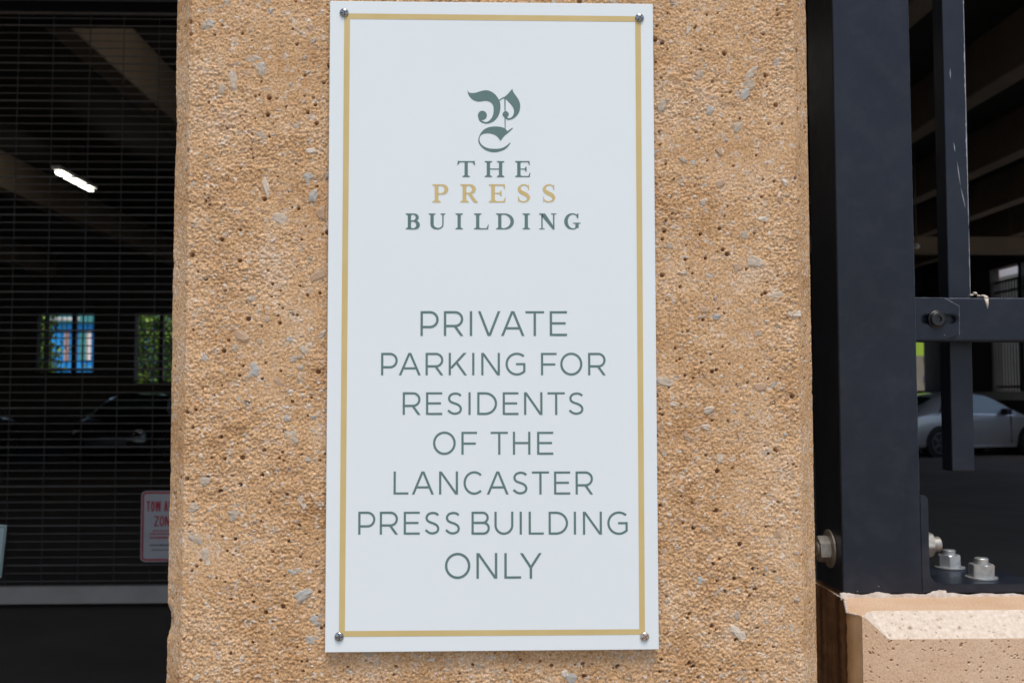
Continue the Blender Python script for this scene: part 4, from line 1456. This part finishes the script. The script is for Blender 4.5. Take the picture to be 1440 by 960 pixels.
for sy in (1, -1):
    strip([.86, 1.0, 1.2, 1.45, 1.66], .07, lambda x: min(.88, .10+(x-.86)*2.2), sy, 'side_window', M['glass'])
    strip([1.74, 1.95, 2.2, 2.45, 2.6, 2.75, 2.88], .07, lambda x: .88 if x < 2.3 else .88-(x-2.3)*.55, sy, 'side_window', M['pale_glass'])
def cross(x0, x1, nm, m, n=6, off=.014, ww=.93):
    vs, fs = [], []
    for i in range(n+1):
        x = x0+(x1-x0)*i/n
        _, zl, zb_, zt_, wl, wb, wt = lerp_st(x)
        for k in range(9):
            f = -1+2*k/8
            vs.append((x, f*wt*ww, zt_+off-.035*abs(f)**3*1.0+.004*(1-f*f)))
    for i in range(n):
        for k in range(8):
            a = i*9+k
            fs.append((a, a+9, a+10, a+1))
    CAR['parts'].append((nm, mesh(nm, vs, fs, True), m))
cross(2.50, 3.20, 'windscreen', M['glass'], ww=.84)
cross(.50, .98, 'rear_window', M['glass'])
def partbox(nm, x0, x1, y0, y1, z0, z1, m, bev=.02):
    bm = bmesh.new(); add_box(bm, x0, x1, y0, y1, z0, z1, bev, 2)
    CAR['parts'].append((nm, bm_mesh(nm, bm, True), m))
for sy in (1, -1):
    y0, y1 = sorted((sy*.86, sy*1.06)); partbox('mirror', 2.60, 2.78, y0, y1, .93, 1.07, M['trim'], .04)
    y0, y1 = sorted((sy*.44, sy*.775)); partbox('tail_lamp', .0, .11, y0, y1, .74, .86, M['tail'], .03)
    y0, y1 = sorted((sy*.44, sy*.70)); partbox('headlight', 4.12, 4.29, y0, y1, .60, .70, M['head'], .03)
    y0, y1 = sorted((sy*.895, sy*.925)); partbox('door_handle', 1.78, 1.95, y0, y1, .79, .82, M['silver'], .008)
    y0, y1 = sorted((sy*.885, sy*.925)); partbox('sill', 1.28, 3.02, y0, y1, .20, .265, M['silver'], .012)
    for wx in (.86, 3.42):
        bm = bmesh.new()
        cyl(bm, (wx, sy*.70, .335), (wx, sy*.912, .335), .365, n=28)
        CAR['parts'].append(('wheel_arch', bm_mesh('wheel_arch', bm), M['trim']))
for sy in (1, -1):                                    # belt-line highlight painted as a bright strip, and door seams
    strip([.80, 1.2, 1.6, 2.0, 2.4, 2.8, 3.0], -.03, .05, sy, 'belt_highlight', M['highlight_metal'], .016)
    for xs__ in (1.30, 1.70, 2.86):
        y0, y1 = sorted((sy*.86, sy*.921)); partbox('door_seam', xs__, xs__+.012, y0, y1, .30, .90, M['trim'], .002)
partbox('rear_plate', -.02, .035, -.16, .16, .56, .68, M['plate'], .004)
partbox('front_grille', 4.30, 4.375, -.42, .42, .36, .52, M['trim'], .02)
bm = bmesh.new()
lathe(bm, (0, -.10, 0), (0, 1, 0), [(0, .22), (0, .305), (.03, .325), (.18, .325), (.215, .305), (.215, .235), (.19, .225)], 32)
CAR['tyre'] = bm_mesh('tyre', bm, True)
bm = bmesh.new()
lathe(bm, (0, .085, 0), (0, 1, 0), [(0, .225), (.03, .235), (.03, .20), (.012, .195), (0, 0)], 32)
for k in range(5):
    a = 2*math.pi*k/5
    d = Vector((math.cos(a), 0, math.sin(a))); n_ = Vector((-d.z, 0, d.x))
    ps = [d*.03+n_*.035, d*.03-n_*.035, d*.205-n_*.022, d*.205+n_*.022]
    A = [bm.verts.new(p+Vector((0, .118, 0))) for p in ps]; B = [bm.verts.new(p+Vector((0, .09, 0))) for p in ps]
    bm.faces.new(A)
    for i in range(4): bm.faces.new((A[i], A[(i+1) % 4], B[(i+1) % 4], B[i]))
bmesh.ops.recalc_face_normals(bm, faces=bm.faces[:])
CAR['rim'] = bm_mesh('rim', bm)

cw = at(1318, 643, z=FLOOR)                          # rear wheel on the floor
CR = R(18)
car('silver hatchback parked beyond the navy gate, seen from its side', None, None, (cw.x-.86*math.cos(CR)-.8*math.sin(CR), cw.y-.86*math.sin(CR)+.8*math.cos(CR), FLOOR), CR, M['silver'])
p1 = at(172, 640, z=FLOOR)
car('black car parked nose out behind the grille, below the leafy window', 'dark cars inside the garage', None, (-7.6, 24.5, FLOOR), R(-90), M['blackp'])
car('dark red car parked inside the garage behind the grille', 'dark cars inside the garage', None, (-11.6, 19.5, FLOOR), R(90), M['redp'])

# ------------------------------------------------------------------ beyond the garage
M['blue_wall'] = varied('blue_wall', (.02, .34, .78), (.015, .26, .66), .8, .7)
M['teal'] = mat('teal_panel', (.05, .25, .24), .6)
M['brick'] = varied('pink_brick', (.42, .24, .19), (.50, .33, .28), 3, .85)
M['render'] = varied('pale_render', (.76, .66, .60), (.82, .73, .67), .7, .85)
M['grey_wall'] = varied('grey_brown_wall', (.15, .135, .10), (.22, .19, .145), .8, .85)
M['lime'] = varied('lime_panel', (.30, .42, .03), (.24, .36, .03), 2, .6)
M['win_glass'] = mat('window_glass', (.03, .035, .04), .1, 0, .6)
M['leafA'] = varied('leaf_light', (.17, .30, .03), (.25, .40, .04), 3, .6)
M['leafB'] = varied('leaf_dark', (.03, .075, .012), (.06, .12, .02), 3, .6)
M['bark'] = varied('bark', (.06, .045, .03), (.10, .08, .055), 8, .9)

def bars(name, x0, x1, z0, z1, y, nvert, label, thick=.02, mull=()):
    e = empty(name, ((x0+x1)/2, y, z0), label, 'window bars', 'barred openings in the back wall')
    for z in (z0+.04, z0+(z1-z0)*.68, z1-.04):
        own(box('cross_bar', x0, x1, y-.022, y-.001, z-.02, z+.02, M['black_metal']), e)
    for i in range(nvert):
        x = x0+(x1-x0)*(i+.5)/nvert
        own(box('bar', x-thick/2, x+thick/2, y, y+.02, z0, z1, M['black_metal']), e)
    for f in mull:
        x = x0+(x1-x0)*f
        own(box('mullion', x-.06, x+.06, y+.022, y+.08, z0, z1, M['black_metal']), e)
    return e
bars('window_bars', *wins[0][:2], wins[0][2], wins[0][3], GY1+.12, 11, 'thin black bars in the opening with the blue wall beyond', .014, (.14, .62))
bars('window_bars', *wins[1][:2], wins[1][2], wins[1][3], GY1+.12, 10, 'thin black bars in the opening with leafy trees beyond', .014, (.48,))

# fence along the open right side
fy0, fy1 = 20.75, at(1393, 400, x=GXR).y
fe = empty('picket_fence', (GXR+.12, (fy0+fy1)/2, HW+.10), 'black metal picket fence on the half wall behind the silver car', 'fence')
ftop = at(1415, 392, x=GXR).z
for z in (HW+.22, ftop-.28, ftop-.02):
    own(box('fence_rail', GXR+.10, GXR+.14, fy0, fy1, z-.03, z+.03, M['black_metal']), fe)
bm = bmesh.new(); add_box(bm, -.016, .016, -.018, .018, 0, ftop-HW-.102)
pk = bm_mesh('picket', bm)
y = fy0+.05
while y < fy1:
    o = put('picket', pk, M['black_metal'], fe); o.matrix_parent_inverse = fe.matrix_basis.inverted()
    o.location = (GXR+.080, y, HW+.101)
    y += .14

# building across the yard on the right
rb = empty('pale_building', (30, 45, FLOOR), 'pale rendered building across the yard beyond the picket fence', 'building')
own(box('wall', 26.1, 36, 25, 75, FLOOR+7.3, FLOOR+9, M['render']), rb)
own(box('plinth', 26, 36, 25, 75, FLOOR-.09, FLOOR+7.299, M['grey_wall']), rb)
for k in range(8):
    y = 27+k*6.0
    w_ = own(box('window', 25.94, 25.999, y, y+1.6, FLOOR+4.6, FLOOR+6.4, M['win_glass']), rb)
own(box('brick_pier', 25.6, 25.995, at(1390.5, 520, x=25.6).y-.3, at(1384.5, 520, x=25.6).y, FLOOR-.09, FLOOR+7.6, M['brick']), rb)

# blue building and yard beyond the back wall
bb_ = empty('blue_building', (-13, 47, FLOOR), 'bright blue building with pale window frames beyond the barred opening', 'building')
BYY = 45
def bq(px, py, y=BYY): return at(px, py, y=y)
a, b = bq(40, 452), bq(150, 600)
own(box('wall', a.x-3, b.x+1.5, BYY, BYY+6, FLOOR-.09, bq(90, 455).z, M['blue_wall']), bb_)
own(box('roof_edge', a.x-3.2, b.x+1.7, BYY-.25, BYY+6.2, bq(90, 455).z+.001, bq(90, 440).z, M['teal']), bb_)
for x0, x1, y0, y1, m_ in ((92, 97, 466, 508, M['brick']), (103, 108.5, 466, 506, M['render']), (123, 128.5, 466, 506, M['render']), (113, 122, 466, 506, M['teal'])):
    a, b = bq(x0, y0), bq(x1, y1)
    own(box('window_panel', a.x, b.x, BYY-.1, BYY-.001, b.z, a.z, m_), bb_)
a, b = bq(66, 446, 34), bq(111, 451, 34)
so = put('shade_rail', None or bm_mesh('shade_rail', (lambda bm_: (add_box(bm_, a.x, b.x, 34, 34.12, b.z, a.z, .02, 2), bm_)[1])(bmesh.new())), M['plain_white'])
bm = bmesh.new()
add_box(bm, a.x+.02, a.x+.10, 34.02, 34.10, FLOOR-.1, b.z-.001)
own(put('rail_post', bm_mesh('rail_post', bm), M['black_metal']), so)
tag(so, 'long white rail on a post outside the first barred opening', 'rail')
# lime wall seen past the post
lb = empty('lime_building', (13, 42, FLOOR), 'lime and grey wall seen between the post and the hanging bar', 'building')
a, b = at(1240, 430, y=40), at(1330, 500, y=40)
own(box('lime_wall', a.x, b.x, 40, 40.4, b.z, a.z+1.5, M['lime']), lb)
own(box('grey_wall', a.x, b.x, 40.001, 40.399, FLOOR-.09, b.z-.001, M['grey_wall']), lb)
a, b = at(1300, 497, y=39.9), at(1313, 503, y=39.9)
own(box('white_band', a.x, b.x+1, 39.9, 39.999, b.z, a.z, M['plain_white']), lb)
a, b = at(1300, 528, y=39.9), at(1313, 533, y=39.9)
M['lilac'] = mat('lilac_panel', (.22, .20, .42), .6)
own(box('lilac_band', a.x, b.x+1, 39.9, 39.999, b.z, a.z, M['lilac']), lb)

# trees
def tree(x, y, h, rad, seed, label, nleaf=5200):
    rr = np.random.default_rng(seed)
    e = empty('leafy_tree', (x, y, FLOOR-.1), label, 'tree', 'trees beyond the back wall')
    bm = bmesh.new()
    rad_ = random.Random(seed)
    cyl(bm, (0, 0, 0), (.05, .02, h*.45), .16, .10, 9)
    tips = []
    for k in range(9):
        a = k*2.4; z0 = h*(.25+.2*rad_.random())
        p0 = Vector((.03, .01, z0)); p1 = Vector((math.cos(a)*rad*.7, math.sin(a)*rad*.7, z0+h*(.2+.3*rad_.random())))
        cyl(bm, p0, p1, .055, .015, 6); tips.append(p1)
    put('trunk', bm_mesh('trunk', bm), M['bark'], e)
    for nm, mm, frac in (('crown', M['leafA'], .5), ('crown', M['leafB'], .5)):
        n = int(nleaf*frac)
        cl = rr.normal(0, 1, (60, 3)); cl /= np.linalg.norm(cl, axis=1)[:, None]
        cl *= rr.uniform(.3, 1, (60, 1))**.5
        c = cl[rr.integers(0, 60, n)]*np.array([rad, rad, h*.42])+rr.normal(0, .24, (n, 3))+np.array([0, 0, h*.55])
        c[:, 2] = np.maximum(c[:, 2], .25)
        d1 = rr.normal(0, 1, (n, 3)); d1 /= np.linalg.norm(d1, axis=1)[:, None]
        d2 = np.cross(d1, rr.normal(0, 1, (n, 3))); d2 /= np.linalg.norm(d2, axis=1)[:, None]
        sz = rr.uniform(.05, .11, (n, 1))
        V = np.stack([c-d1*sz, c+d2*sz*.55, c+d1*sz, c-d2*sz*.55], 1).reshape(-1, 3)
        put(nm, mesh(nm, V.tolist(), [(4*i, 4*i+1, 4*i+2, 4*i+3) for i in range(n)]), mm, e)
tree(at(50, 500, y=34).x, 34, 5.2, .42, 1, 'slim leafy tree beside the blue building')
tree(at(205, 500, y=33).x, 33, 5.0, 1.3, 2, 'bright leafy tree filling the second barred opening')
tree(at(242, 500, y=35.5).x, 35.5, 6.0, 1.8, 3, 'broad darker tree behind the second barred opening')
tree(at(1300, 480, y=37).x-2.5, 37, 4.2, 1.2, 4, 'leafy tree in front of the lime wall')
